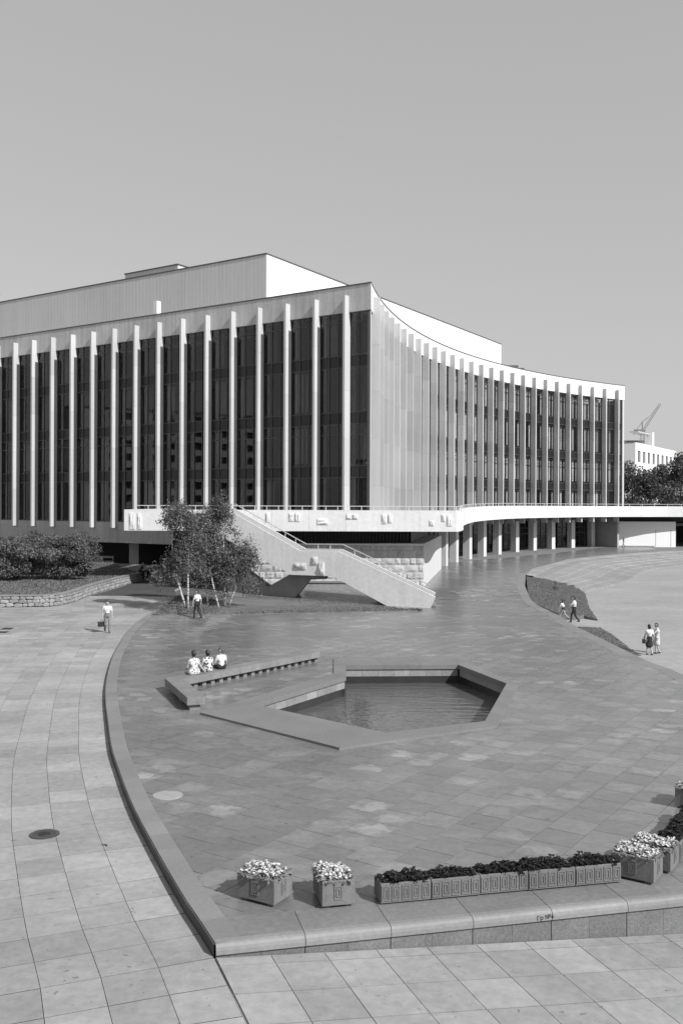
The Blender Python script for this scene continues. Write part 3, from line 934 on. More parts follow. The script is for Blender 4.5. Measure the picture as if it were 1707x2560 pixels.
for k in range(18):
    put('cornice_panel', arc_strip(0.01, -0.029, ZC, ZT - 0.004, 3.52 + (ARC_L - 3.52) * k / 18, 3.52 + (ARC_L - 3.52) * (k + 1) / 18 - 0.012, 4), 'white', hall)
put('front_coping', arc_strip(0.05, -1.2, ZT + 0.001, ZT + 0.118, 3.0, ARC_L + 0.04), 'coping', hall)
put('front_coping', arc_strip(0.05, -0.03, ZT + 0.001, ZT + 0.118, 0.0, 3.0, 6), 'coping', hall)
# side fascia below the glass
put('fascia', side_strip(-0.02, -0.9, ZB, ZG, 0.5), 'fascia', hall)
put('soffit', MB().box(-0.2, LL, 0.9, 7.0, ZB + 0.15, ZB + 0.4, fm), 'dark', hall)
put('undercroft_wall', MB().box(8, LL, 6.5, 7.0, 0, ZB + 0.14, fm), 'dark', hall)  # wall colour stands in for the undercroft's deep shade
# fins
NSEG = 5
fin_side = [2.55 + FS * k for k in range(0, 18)]
zs = [ZF + (26.5 - ZF) * k / NSEG for k in range(NSEG + 1)]
def fin_meshes(wd, p_front, p_back):
    out = []
    for k in range(NSEG):
        mb = MB().box(-wd / 2, wd / 2, -p_front, p_back, zs[k] + 0.008, zs[k + 1] - 0.008)
        out.append(mb.mesh('fin_panel', 'fin'))
    cm = MB().box(-wd / 2 + 0.015, wd / 2 - 0.015, -p_front + 0.015, p_back, zs[0] + 0.02, zs[-1] - 0.02).mesh('fin', 'fin')
    return out, cm
pan_s, core_s = fin_meshes(0.24, 0.66, 0.30)
pan_r, core_r = fin_meshes(0.24, 0.66, 0.30)
def add_fin(P, T, n, pans, corem, kmin=0):
    rz = math.atan2(T.y, T.x)
    f = place('fin', corem, hall, (P.x, P.y, 0), (0, 0, rz))
    for k in range(kmin, NSEG):
        o = bpy.data.objects.new('fin_panel', pans[k]); COL.objects.link(o); o.parent = f
    return f
# on the side the local frame has x along -ul so that y points inwards
Ts = -ul
for t in fin_side:
    P = lf(t)
    add_fin(P, Ts, nl, pan_s, core_s)
front_s = [2.0 + (ARC_L - 4.3) * k / 26 for k in range(27)]
for s in front_s:
    P, n, T = arc(s)
    add_fin(P, T, n, pan_r, core_r)
# glazing: bays between fins, four storeys of panes with dark spandrels between
LV = [ZG, 9.6, 10.7, 14.6, 15.7, 19.9, 21.0, ZC + 0.02]
def make_bay(w, cols, name_frame):
    fb = MB()
    mw = 0.07
    for c in range(cols + 1):
        x = -w / 2 + w * c / cols
        fb.box(x - mw / 2, x + mw / 2, -0.06, 0.10, LV[0] + .003, LV[-1] - .003)
    for z in LV[1:-1] + [LV[0] + 0.1, LV[-1] - 0.9, LV[2] + 2.9]:
        fb.box(-w / 2 + .04, w / 2 - .04, -0.045, 0.085, z - 0.05, z + 0.05)
    return fb.mesh(name_frame, 'mullion')
def pane_mesh(w, z0, z1, gl='glass'):
    mb = MB().box(-w / 2, w / 2, 0.0, 0.02, z0, z1); return mb.mesh('pane', gl)
def spandrel_mesh(w):
    return [MB().box(-w / 2, w / 2, 0.03, 0.06, LV[a] + 0.05, LV[b] - 0.05).mesh('spandrel', 'spandrel') for a, b in ((1, 2), (3, 4), (5, 6))]
def glaze(P, T, w, cols, meshes, curtains=True, cmat='curtain', cprob=1.0, wide=1.0):
    rz = math.atan2(T.y, T.x)
    fr_, panes, span, curt = meshes
    f = place('window_bay', fr_, hall, (P.x, P.y, 0), (0, 0, rz))
    for m_, x in panes:
        o = bpy.data.objects.new('pane', m_); COL.objects.link(o); o.parent = f; o.location = (x, 0, 0)
    for sp_ in span:
        o = bpy.data.objects.new('spandrel', sp_); COL.objects.link(o); o.parent = f
    if curtains:
        for lo, hi, prob in ((LV[0] + .3, LV[1] - .2, .4), (LV[2] + .3, LV[3] - .2, .6), (LV[4] + .3, LV[5] - .2, .45), (LV[6] + .2, LV[7] - .3, .5)):
            for side in (-1, 1):
                if random.random() < prob * cprob:
                    cw = min(0.49, random.uniform(0.22, 0.48) * wide) * w
                    mb = MB(); nn_ = 14
                    x0 = -w / 2 + 0.05 if side < 0 else w / 2 - cw - 0.05
                    for q in range(nn_ + 1):
                        xx = x0 + cw * q / nn_; yy = 0.55 + 0.07 * (q % 2)
                        mb.v += [(xx, yy, lo), (xx, yy, hi)]
                    mb.f = [(2 * q, 2 * q + 2, 2 * q + 3, 2 * q + 1) for q in range(nn_)]
                    o = bpy.data.objects.new('curtain', mb.mesh('curtain', cmat)); COL.objects.link(o); o.parent = f
    return f
wS = FS - 0.22
def bay_set(w, cols, gl='glass'):
    panes = []
    cw = w / cols
    pm = [pane_mesh(cw - 0.02, LV[a] + 0.02, LV[b] - 0.02, gl) for a, b in ((0, 1), (2, 3), (4, 5), (6, 7))]
    for c in range(cols):
        for m_ in pm: panes.append((m_, -w / 2 + cw * (c + 0.5)))
    return make_bay(w, cols, 'window_bay'), panes, spandrel_mesh(w), None
bs = bay_set(wS, 3)
for k in range(len(fin_side) - 1):
    mid = (fin_side[k] + fin_side[k + 1]) / 2
    glaze(lf(mid, -0.30), Ts, wS, 3, bs)
bs1 = bay_set(1.9, 2)
glaze(lf(1.48, -0.30), Ts, 1.9, 2, bs1)
# corner post
put('corner_post', MB().prism([C + ul * 0.05 + T0c * 0.1, C + ul * 0.40 + T0c * 0.35, C + ul * 0.2 + T0c * 0.9, C + T0c * 0.8 + ul * 0.04][::-1], ZG, ZC - 0.003), 'fin', hall)
wR = (front_s[1] - front_s[0]) - 0.36
bsr = bay_set(wR, 2, 'glass_clear')
for k in range(26):
    P, n, T = arc((front_s[k] + front_s[k + 1]) / 2, -0.2)
    glaze(P, T, wR, 2, bsr, curtains=True, cmat='curtain_pale', cprob=1.7, wide=1.25)
for sx in (1.0, ARC_L - 1.0):
    P, n, T = arc(sx, -0.2); bse = bay_set(1.6, 1); glaze(P, T, 1.6, 1, bse, curtains=False)
P, n, T = arc(ARC_L - 0.25, -0.05)
put('corner_post', MB().box(-0.2, 0.2, 0, 0.5, 6, ZC - 0.003, frame(P, T, n)), 'fin', hall)
# inside: floors and a dark core that closes the volume
inner = [lf(0.6, -0.9), lf(LL - 1, -0.9)] + [lf(LL - 1, -0.9) + t0 * 70] + [arc(ARC_L * (1 - k / 30) - 0.5 * (1 - k / 30) , -0.9)[0] for k in range(30)]
inner = inner if area2(inner) > 0 else inner[::-1]
for z in (ZG - 0.35, 9.75, 14.75, 20.05):
    put('inner_floor', MB().prism(inner, z, z + 0.3), 'floor_in', hall)
put('roof_deck', MB().prism(inner, ZC + 0.3, ZT - 0.5), 'fascia', hall)
corep = [lf(4, -7), lf(LL - 2, -7), lf(LL - 2, -7) + t0 * 60] + [arc(ARC_L * (1 - k / 30) - 2.0, -7)[0] for k in range(29)]
corep = corep if area2(corep) > 0 else corep[::-1]
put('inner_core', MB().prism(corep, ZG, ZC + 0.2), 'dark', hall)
put('far_wall', MB().box(LL - 1.2, LL - 0.6, 1.0, 70, 0, ZC, frame(C, ul, nl)), 'fascia', hall)
Pe, ne, Te = arc(ARC_L)
put('far_end_wall', MB().box(-0.5, -0.1, 1.0, 60, 0, ZC, frame(Pe, Te, ne)), 'fascia', hall)

# stage box above the roof
P0 = C + ul * 16.7 + t0 * 6.0
BW, BDP, ZR = 62.0, 66.6, 33.8
stage = MB()
bp = [P0 + ul * BW, P0, P0 + t0 * BDP, P0 + t0 * BDP + ul * BW]
bp = [(p + (sum(bp, Vector((0, 0))) / 4 - p).normalized() * 0.12) for p in bp]
q = bp if area2(bp) > 0 else bp[::-1]
put('stage_box', MB().prism(q, ZC, ZR - 0.05), 'clad', hall)
for k in range(int(BW / 0.56)):
    a = P0 + ul * (k * 0.56 + 0.012); b = P0 + ul * ((k + 1) * 0.56 - 0.012)
    qq = [a, b, b - nl * 0.14, a - nl * 0.14]
    put('cladding_panel', MB().prism(qq if area2(qq) > 0 else qq[::-1], ZC, ZR), 'clad', hall)
nr = n0
for k in range(12):
    a = P0 + t0 * (0.16 + k * (BDP - .16) / 12 + 0.004); b = P0 + t0 * (0.16 + (k + 1) * (BDP - .16) / 12 - 0.004)
    qq = [a, b, b - nr * 0.14, a - nr * 0.14]
    put('front_panel', MB().prism(qq if area2(qq) > 0 else qq[::-1], ZC, ZR), 'white_paint', hall)
qq = [P0 + nl * 0.06 + nr * 0.06, P0 + t0 * BDP + nr * 0.06, P0 + t0 * BDP + ul * BW, P0 + ul * BW + nl * 0.06]
put('stage_coping', MB().prism(qq if area2(qq) > 0 else qq[::-1], ZR + 0.003, ZR + 0.14), 'coping', hall)
# roof hut, vent and small roof gear
hp = P0 + ul * 16 + t0 * 4.0
hutm = frame(hp, ul, nl)
hut = put('roof_hut', MB().box(0.5, 9.5, 0, 4, ZR + 0.15, ZR + 2.0, hutm), 'clad', hall)
put('hut_coping', MB().box(0.4, 9.6, -0.1, 4.1, ZR + 2.003, ZR + 2.12, hutm), 'coping', hut)
put('roof_vent', MB().box(0, 0.5, 0, 0.6, ZT - 0.5, ZT + 2.2, frame(lf(29.4, -2.2), ul, nl)), 'white_paint', hall)
gr_ = MB()
for k in range(4): gr_.bar(lf(30.5 + k * 1.1, -2).to_3d() + Vector((0, 0, ZT - .3)), lf(30.5 + k * 1.1, -2).to_3d() + Vector((0, 0, ZT + .55)), 0.05)
gr_.bar(lf(30.4, -2).to_3d() + Vector((0, 0, ZT + .55)), lf(34, -2).to_3d() + Vector((0, 0, ZT + .5)), 0.06)
put('roof_guard', gr_, 'coping', hall)
an = P0 + ul * 46 + t0 * 0.4
put('aerial', MB().bar((an.x, an.y, ZR), (an.x, an.y, ZR + 1.5), 0.06).bar((an.x - .3, an.y, ZR + 1.3), (an.x + .3, an.y, ZR + 1.3), 0.05), 'coping', hall)
Pg = arc(ARC_L * 0.69, -3)[0]
put('roof_gear', MB().box(Pg.x, Pg.x + 1.8, Pg.y, Pg.y + 1, ZT, ZT + 1.0).box(Pg.x + 1.9, Pg.x + 2.7, Pg.y, Pg.y + 1, ZT, ZT + .6), 'coping', hall)

# podium: rock faced wall under the terrace, plaster flank, slatted dark band above
YW = 82.8; PX0, PX1 = -9.6, 7.12; ZP = 3.68
put('podium_core', MB().box(PX0, PX1 - 0.01, YW + 0.06, YW + 3, -0.5, ZP), 'plaster', hall)
stone_v = {}
for wv in (0.5, 0.8, 1.15):
    for hv in (0.42, 0.62):
        lst = []
        for v in range(4):
            mb = MB(); n = 4; vs = []
            for r_ in range(n + 1):
                for c_ in range(n + 1):
                    edge = r_ in (0, n) or c_ in (0, n)
                    vs.append((wv * c_ / n, -(0.0 if edge else random.uniform(0.03, 0.10)), hv * r_ / n))
            mb.v = vs; mb.f = [(r_ * (n + 1) + c_, r_ * (n + 1) + c_ + 1, (r_ + 1) * (n + 1) + c_ + 1, (r_ + 1) * (n + 1) + c_) for r_ in range(n) for c_ in range(n)]
            k0 = len(mb.v); mb.v += [(0, .06, 0), (wv, .06, 0), (wv, .06, hv), (0, .06, hv)]
            tl, tr_ = n * (n + 1), n * (n + 1) + n
            mb.f += [(0, k0, k0 + 1, n), (n, k0 + 1, k0 + 2, tr_), (tr_, k0 + 2, k0 + 3, tl), (tl, k0 + 3, k0, 0)]
            lst.append(mb.mesh('stone_block', 'stone'))
        stone_v[(wv, hv)] = lst
z = 0.0; row = 0
while z < ZP - 0.3:
    hv = random.choice((0.42, 0.62))
    if z + hv > ZP: hv = 0.42
    sc = 1.0 if z + hv <= ZP else (ZP - z) / hv
    x = PX0 - random.uniform(0, 0.5)
    while x < PX1 - 0.02:
        wv = random.choice((0.5, 0.8, 1.15))
        sx = 1.0
        if x + wv > PX1 - 0.25: sx = (PX1 - x) / wv
        place('stone_block', random.choice(stone_v[(wv, hv)]), hall, (x, YW + random.uniform(-.03, .0), z + 0.012), (0, 0, 0), ((wv * sx - 0.016) / wv, 1, (hv * sc - 0.016) / hv))
        x += wv * sx
    z += hv; row += 1
FL0, FL1 = Vector((PX1, YW)), Vector((11.1, 106.5))
put('podium_flank', MB().prism([FL0, FL1, FL1 + Vector((-4, 0)), FL0 + Vector((-4, 0.07))], -0.5, ZP + 0.02), 'plaster', hall)
for k in range(60):
    x = PX0 + 0.3 * k
    if x > PX1 - 1.2: break
    put('dark_slat', MB().box(x, x + 0.2, YW + 1.5, YW + 1.75, ZP, 5.2), 'dark_rib', hall)
put('band_backing', MB().box(PX0, PX1 - 1.0, YW + 1.75, YW + 2.0, ZP, 5.2), 'dark', hall)
put('band_flank', MB().prism([Vector((PX1 - 1.0, YW + 1.5)), Vector((PX1 + 2.3, 106.5)), Vector((PX1 - 1, 106.5))], ZP, 5.15), 'support', hall)
# side pillars below the fascia
for pxx, yy in ((337, 110.5), (357, 116.5)):
    q = at(pxx, 1400, yy)
    put('side_pillar', MB().box(q.x - 0.55, q.x + 0.55, q.y - .5, q.y + .5, 0, ZB + .16), 'plaster', hall)
# entrance hall glazing below the front, behind the columns
def ground_bay(s, w):
    P, n, T = arc(s, -6.0)
    fb = MB()
    m_ = frame(P, T, n)
    for x in (-w / 2, -w / 6, w / 6, w / 2): fb.box(x - .05, x + .05, -0.05, 0.1, 0.02, 5.3, m_)
    for z in (0.12, 2.5, 3.4): fb.box(-w / 2 + .03, w / 2 - .03, -0.04, 0.09, z - .06, z + .06, m_)
    f = put('entrance_bay', fb, 'mullion', hall)
    for c in range(3):
        put('pane', MB().box(-w / 2 + w / 3 * c + .02, -w / 2 + w / 3 * (c + 1) - .02, 0.02, 0.04, 0.02, 5.3, m_), 'glass', f)
gs = [22 + 4.2 * k for k in range(16)]
for s in gs: ground_bay(s, 4.2)
put('entrance_backing', arc_strip(-9.5, -9.8, 0, 5.3, 18, ARC_L), 'dark', hall)
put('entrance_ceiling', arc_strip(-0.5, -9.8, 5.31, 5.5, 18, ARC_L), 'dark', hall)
# white wall block at the far end of the portico
YE = 164.8
wb0 = at(1541, 1300, YE); wb1 = at(1689, 1300, YE)
put('end_wall', MB().box(wb0.x, wb1.x, YE, 184, -0.02, 4.35), 'white_paint', hall)
put('end_gap_fill', MB().box(wb0.x + .3, wb1.x + 30, YE + .9, YE + 1.2, 4.37, 5.6), 'dark', hall)  # near-black box added to darken the shaded gap above the wall
put('wall_plinth', MB().box(wb0.x - .05, wb0.x + 6.5, YE - .07, YE + .003, 0.0, 0.22), 'support', hall)
for xx in (wb0.x + 6.7, wb0.x + 9.3): put('wall_joint', MB().box(xx, xx + .06, YE - .025, YE + .004, 0.05, 3.0), 'support', hall)
put('end_recess', MB().box(wb1.x, wb1.x + 30, 188, 189, 0, 5.2), 'dark', hall)
for k in range(5): put('end_mullion', MB().box(wb1.x + 1.2 + 2.2 * k, wb1.x + 1.35 + 2.2 * k, 187.8, 187.99, 0, 4.2), 'mullion', hall)
put('end_beam', MB().box(wb1.x, wb1.x + 30, 186.5, 187.79, 3.2, 3.7), 'plaster', hall)

# ================================================================== TERRACE
YT = 80.8
TL = Vector((at(310, 1300, YT).x, YT)); TK = Vector((at(1141, 1300, YT).x, YT))
ter = empty('terrace', (TK.x, TK.y, 0), 'broad white terrace with parapet and railing wrapped round the hall on columns', 'terrace')
curve = [TK + Vector((0.25, 0.5)), Vector((11.0, 86.5)), Vector((12.4, 98.3)), Vector((17.0, 118)), Vector((26.1, 137.6)), Vector((37.0, 152.3)), Vector((44.2, 158.6)), Vector((51, 161.2)), Vector((58, 162.6)), Vector((84, 164.2))]
TC = resample(curve, 2.4)
outer = [TL] + [TL.lerp(TK, k / 9) for k in range(1, 9)] + [TK] + TC
def zrise(i): return 0.0 if i < 10 else 0.42 * sstep(10, 34, i)
ZT0, ZT1 = 4.80, 6.58
nO = normals2(outer)
nO = [-n for n in nO]                                                       # outwards
for i in range(len(outer) - 1):
    a, b = outer[i], outer[i + 1]
    e = (b - a).normalized() * 0.006
    na, nb = nO[i], nO[i + 1]
    if i < 9: na = nb = Vector((0, -1))
    if i == 9: na = nb
    r0, r1 = zrise(i), zrise(i + 1)
    P = [a + e, b - e, b - e - nb * 0.35, a + e - na * 0.35]
    zz = [r0, r1, r1, r0]
    mb = MB(); mb.v = [(p.x, p.y, ZT0 + h) for p, h in zip(P, zz)] + [(p.x, p.y, ZT1 + h) for p, h in zip(P, zz)]
    mb.f = [(0, 3, 2, 1), (4, 5, 6, 7), (0, 1, 5, 4), (1, 2, 6, 5), (2, 3, 7, 6), (3, 0, 4, 7)]
    put('parapet_panel', mb, 'parapet', ter)
put('parapet_end', MB().box(TL.x, TL.x + 0.35, YT + 0.36, 101, ZT0, ZT1), 'parapet', ter)
io = [p - n * 0.3 for p, n in zip(outer, nO)]
tpoly = [Vector((TL.x + 0.3, YT + 0.3))] + io[1:9] + io[10:] + [Vector((84, 200)), Vector((50, 200))] + [arc(ARC_L * (1 - k / 30), -0.6)[0] for k in range(31)] + [lf(1, -0.6), lf(22, -0.6)]
tb = MB(); n = len(tpoly)
def zfl(p): return ZT0 + 0.2 + 0.42 * sstep(95, 140, p.y)
tb.v = [(p.x, p.y, zfl(p)) for p in tpoly] + [(p.x, p.y, zfl(p) + 0.9) for p in tpoly]
tb.f = [tuple(range(n)), tuple(range(2 * n - 1, n - 1, -1))]
put('deck_slab', tb, 'support', ter)
# relief stones on the parapet
def relief(px0, py0, px1, py1, plane_y=None, A=None, B=None, parent=ter, nrm=Vector((0, -1))):
    if A is None: A, B = (0, YT), (1, YT)
    P = [onplane(px0, py1, A, B), onplane(px1, py1, A, B), onplane(px1, py0, A, B), onplane(px0, py0, A, B)]
    n = 4; mb = MB(); vs = []
    for r_ in range(n + 1):
        for c_ in range(n + 1):
            u, v = c_ / n, r_ / n
            p = P[0].lerp(P[1], u).lerp(P[3].lerp(P[2], u), v)
            edge = r_ in (0, n) or c_ in (0, n)
            h = 0.05 if edge else random.uniform(0.07, 0.15)
            vs.append(p + Vector((nrm.x, nrm.y, 0)) * h)
    mb.v = [tuple(p) for p in vs]
    mb.f = [(r_ * (n + 1) + c_, r_ * (n + 1) + c_ + 1, (r_ + 1) * (n + 1) + c_ + 1, (r_ + 1) * (n + 1) + c_) for r_ in range(n) for c_ in range(n)]
    k0 = len(mb.v); mb.v += [tuple(p) for p in P]
    ring_ = [0, n, n * (n + 1) + n, n * (n + 1)]
    bottom = list(range(0, n + 1)); right_ = [n + (n + 1) * r_ for r_ in range(n + 1)]; top = [n * (n + 1) + n - c_ for c_ in range(n + 1)]; left_ = [(n + 1) * (n - r_) for r_ in range(n + 1)]
    for s_, (seq) in enumerate((bottom, right_, top, left_)):
        mb.f.append(tuple(seq[::-1]) + (k0 + s_, k0 + (s_ + 1) % 4))
    put('relief_stone', mb, 'parapet', parent)
def c4(x, y): return (250 + x / 1.742, 1220 + y / 1.742)
for x0, y0, x1, y1 in [(128, 108, 153, 180), (163, 110, 182, 180), (722, 108, 740, 148), (822, 108, 843, 145), (848, 109, 870, 146), (945, 134, 994, 160),
                       (1072, 112, 1096, 136), (1099, 114, 1122, 136), (1226, 113, 1248, 156), (1254, 114, 1271, 152), (1434, 142, 1453, 165), (1487, 115, 1503, 146), (1510, 117, 1532, 166)]:
    a, b = c4(x0, y0), c4(x1, y1); relief(a[0], a[1], b[0], b[1])
a, b = c4(205, 112), c4(211, 178)
# railing of the terrace
rl = MB(); rl2 = MB()
rp = [TL.lerp(TK, k / 28) + Vector((0, 0.18)) for k in range(1, 29)] + [p + n * -0.18 for p, n in zip(TC, nO[10:])]
def rz_(i): return ZT1 + (0.42 * sstep(28, 52, i))
for i in range(len(rp) - 1):
    a, b = rp[i], rp[i + 1]
    rl.bar((a.x, a.y, rz_(i) + 0.34), (b.x, b.y, rz_(i + 1) + 0.34), 0.07, 0.06)
put('rail', rl, 'rail', ter)
for i in range(len(rp)):
    put('rail_post', MB().bar((rp[i].x, rp[i].y, rz_(i) - 0.05), (rp[i].x, rp[i].y, rz_(i) + 0.31), 0.06), 'rail', ter)
# columns of the portico
colpx = [(1115, 1414.6), (1141, 1405.6), (1174.5, 1398), (1210.5, 1391), (1248, 1386), (1292, 1380), (1336, 1376), (1382, 1372.7), (1431.5, 1369.6), (1481.5, 1366.4)]
for x, y in colpx:
    q = gp(x, y)
    sbest = min((abs((arc(s)[0] - q.xy).length), s) for s in [k * 0.5 for k in range(int(ARC_L * 2))])[1]
    P, n, T = arc(sbest)
    ctr = q.xy - n * 0.35
    put('column', MB().box(-0.46, 0.46, -0.46, 0.46, -0.1, 5.35, frame(ctr, T, n)), 'plaster', ter)
# small white bollards by the portico
for x, y in [(1234, 1382.5), (1278, 1377)]:
    q = gp(x, y, 0)
    tag(put('bollard', MB().tube([(q.x, q.y, 0), (q.x, q.y, 0.8), (q.x, q.y, 1.0)], [0.22, 0.22, 0.16], 10), 'white_paint', origin=(q.x, q.y, 0)),
        'short white post on the floor between the portico columns', 'bollard', 'white posts between the columns')

# ================================================================== STAIRS
SA, SBp = (-9.15, 77.0), (6.62, 69.6)
sdir = Vector((SBp[0] - SA[0], SBp[1] - SA[1])).normalized(); snrm = Vector((sdir.y, -sdir.x))     # towards the camera
if snrm.y > 0: snrm = -snrm
stair = empty('outdoor_stair', (SBp[0], SBp[1], -0.45), 'heavy white concrete stair with thick side walls descending from the terrace', 'stairs')
prof = [(540, 1271.5), (564.5, 1271.7), (750, 1377), (845, 1378), (1088.7, 1493), (1082, 1508.5), (1070, 1532), (986.4, 1526), (874.4, 1464.4), (832, 1441), (726, 1437), (708.6, 1425.6),
        (661, 1402), (617, 1377), (532, 1329)]
pts = [onplane(x, y, SA, SBp) for x, y in prof]
back = Vector((0.10, 1.0, 0)).normalized()
put('side_wall', MB().slab(pts, back * 0.32), 'stair', stair)
put('side_wall', MB().slab([p + back * 3.3 for p in pts], back * 0.32), 'stair', stair)
# soffit between the walls and the steps themselves
low = [pts[i] for i in (14, 13, 12, 11, 10, 9, 8, 7)]
sf = MB()
for i in range(len(low) - 1):
    a, b = low[i] + back * 0.33 + Vector((0, 0, .06)), low[i + 1] + back * 0.33 + Vector((0, 0, .06))
    sf.slab([a, b, b + Vector((0, 0, .3)), a + Vector((0, 0, .3))], back * 2.96)
put('soffit', sf, 'support', stair)
top = [pts[i] for i in (1, 2, 3, 4)]
def flight(a, b, n):
    for k in range(n):
        p = a.lerp(b, k / n); q = a.lerp(b, (k + 1) / n)
        z = p.z - 0.85
        put('step', MB().slab([(p.x, p.y, z), (q.x, q.y, z), (q.x, q.y, z - 0.35), (p.x, p.y, z - 0.35)], back * 2.9), 'border', stair, origin=None)
o_ = back * 0.36
flight(top[0] + o_, top[1] + o_, 18)
pl0, pl1 = top[1] + o_ + Vector((0, 0, -0.85)), top[2] + o_ + Vector((0, 0, -0.85))
put('landing', MB().slab([pl0, pl1, pl1 + Vector((0, 0, -.3)), pl0 + Vector((0, 0, -.3))], back * 2.9), 'border', stair)
flight(top[2] + o_, top[3] + o_, 18)
# handrails on both walls
for off_, name_ in ((0.12, 'handrail'), (3.5, 'handrail')):
    hr = MB()
    tp_ = [p + back * off_ + Vector((0, 0, 0.38 if off_ > 1 else 0.10)) for p in (top[0], top[1], top[2], top[3].lerp(top[2], 0.06))]
    for i in range(3): hr.bar(tp_[i], tp_[i + 1], 0.07, 0.06)
    h_o = put(name_, hr, 'rail', stair)
    for i in (0, 2):
        for k in range(1, 7):
            p = tp_[i].lerp(tp_[i + 1], k / 7)
            put('rail_bracket', MB().bar(p, p - Vector((0, 0, 0.45 if off_ > 1 else 0.2)), 0.05), 'rail', h_o)
    for k in (1, 2):
        p = tp_[1].lerp(tp_[2], k / 3); put('rail_bracket', MB().bar(p, p - Vector((0, 0, 0.4 if off_ > 1 else 0.15)), 0.05), 'rail', h_o)
# relief stones
for x0, y0, x1, y1 in [(845, 328, 896, 354), (923, 300, 946, 333), (951, 324, 976, 377)]:
    a, b = c4(x0, y0), c4(x1, y1); relief(a[0], a[1], b[0], b[1], A=SA, B=SBp, parent=stair, nrm=snrm)
# folded V support
SA2 = (SA[0] + back.x * 1.1, SA[1] + back.y * 1.1); SB2 = (SBp[0] + back.x * 1.1, SBp[1] + back.y * 1.1)
vpx = [(602, 1512), (722, 1514), (774, 1449.5), (814, 1448), (814, 1437), (724, 1436), (669.6, 1467), (622, 1432), (590, 1411), (540, 1411), (545, 1440), (563, 1460)]
put('support', MB().slab([onplane(x, y, SA2, SB2) for x, y in vpx], back * 1.6), 'support', stair)
# low dark plinth under the terrace behind the stairs
put('plinth', MB().box(-3.0, 5.6, 79.6, 80.0, -0.5, 0.55), 'support', ter)
put('plinth_top', MB().box(-3.05, 5.65, 79.5, 80.1, 0.553, 0.68), 'border', ter)
put('under_wall', MB().box(TL.x + 3.2, PX0, 86.0, 86.4, -0.2, 5.0), 'dark', ter)
lwp = gp(232, 1409)
low = put('low_wall', MB().box(-31, -23.6, 116.2, 116.7, 0, 0.75), 'white_paint', origin=(-27, 116.4, 0), label='low white wall with two vents beside the undercroft pillars', cat='wall')
for k in (0, 1): put('vent_grille', MB().box(-28.8 + 2.0 * k, -27.7 + 2.0 * k, 116.17, 116.198, 0.18, 0.5), 'dark', low)

# ================================================================== BENCH
bench = empty('stone_bench', (-5.9, 36.2, 0), 'long L shaped granite bench on stone blocks beside the pool', 'bench')
def corner(px, py, z=0.46): return gp(px, py, z).xy
Bc, Be, Ba = corner(412, 1696), corner(772, 1626), corner(468, 1745)
ld = (Be - Bc).normalized(); lp = Vector((ld.y, -ld.x))
ad = (Ba - Bc).normalized(); ap = Vector((-ad.y, ad.x))
wdt = 0.62
ZB0, ZB1 = 0.20, 0.46
s1 = [Bc + ld * 0.0, Be, Be + lp * wdt, Bc + lp * wdt + ld * 0.45]
nlong = 5
PI0 = Bc + ld * (wdt / ld.dot(ap)); PI1 = PI0 + ad * (wdt / ad.dot(lp))
for k in range(nlong):
    a, b = Bc.lerp(Be, k / nlong) + ld * (0.40 if k == 0 else 0.004), Bc.lerp(Be, (k + 1) / nlong) - ld * 0.004
    qq = [a + lp * wdt, b + lp * wdt, b, a]
    if k == 0: qq = [PI0 + ld * .006, PI1 + ld * .006, b + lp * wdt, b]
    put('seat_slab', MB().prism(qq if area2(qq) > 0 else qq[::-1], ZB0, ZB1), 'bench', bench)
qq = [Bc, Ba, Ba + ap * 0.68, Bc + ap * 0.68]
qq = [Bc, Ba, Ba + ap * wdt, PI0]
put('seat_slab', MB().prism(qq if area2(qq) > 0 else qq[::-1], ZB0, ZB1 + 0.004), 'bench', bench)
nb = 17
for k in range(nb):
    p = Bc.lerp(Be, 0.12 + 0.86 * k / (nb - 1)) + lp * 0.1
    qq = [p, p + ld * 0.2, p + ld * 0.2 + lp * 0.38, p + lp * 0.38]
    put('support_block', MB().prism(qq if area2(qq) > 0 else qq[::-1], -0.01, ZB0 - 0.002), 'bench', bench)
for k in range(3):
    p = Bc.lerp(Ba, 0.15 + 0.37 * k) + ap * 0.12
    qq = [p, p + ad * 0.3, p + ad * 0.3 + ap * 0.36, p + ap * 0.36]
    put('support_block', MB().prism(qq if area2(qq) > 0 else qq[::-1], -0.01, ZB0 - 0.002), 'bench', bench)

# ================================================================== PLANTERS
def leafy(n, rad, h, size, mat, droop=0.3, flat=0.5, seed=0):
    rr = random.Random(seed)
    V, F, T = [], [], []
    for _ in range(n):
        a = rr.uniform(0, 6.283); r_ = rad * math.sqrt(rr.random()); z = h * (0.25 + 0.75 * rr.random() * (1 - 0.5 * (r_ / rad) ** 2))
        p = Vector((r_ * math.cos(a), r_ * math.sin(a), z))
        d = Vector((math.cos(a + rr.uniform(-1, 1)), math.sin(a + rr.uniform(-1, 1)), rr.uniform(-droop, 1 - flat))).normalized()
        s_ = d.cross(Vector((0, 0, 1))).normalized(); u = s_.cross(d)
        L = size * rr.uniform(0.7, 1.3); w = L * 0.42
        k = len(V)
        V += [p, p + d * L * 0.5 + s_ * w + u * 0.01, p + d * L - u * L * 0.25, p + d * L * 0.5 - s_ * w + u * 0.01]
        F += [(k, k + 1, k + 2), (k, k + 2, k + 3)]; t = rr.random(); T += [t, t]
    me = bpy.data.meshes.new('leaves'); me.from_pydata([tuple(p) for p in V], [], F); me.update(); set_tone(me, T); me.materials.append(M[mat]); return me
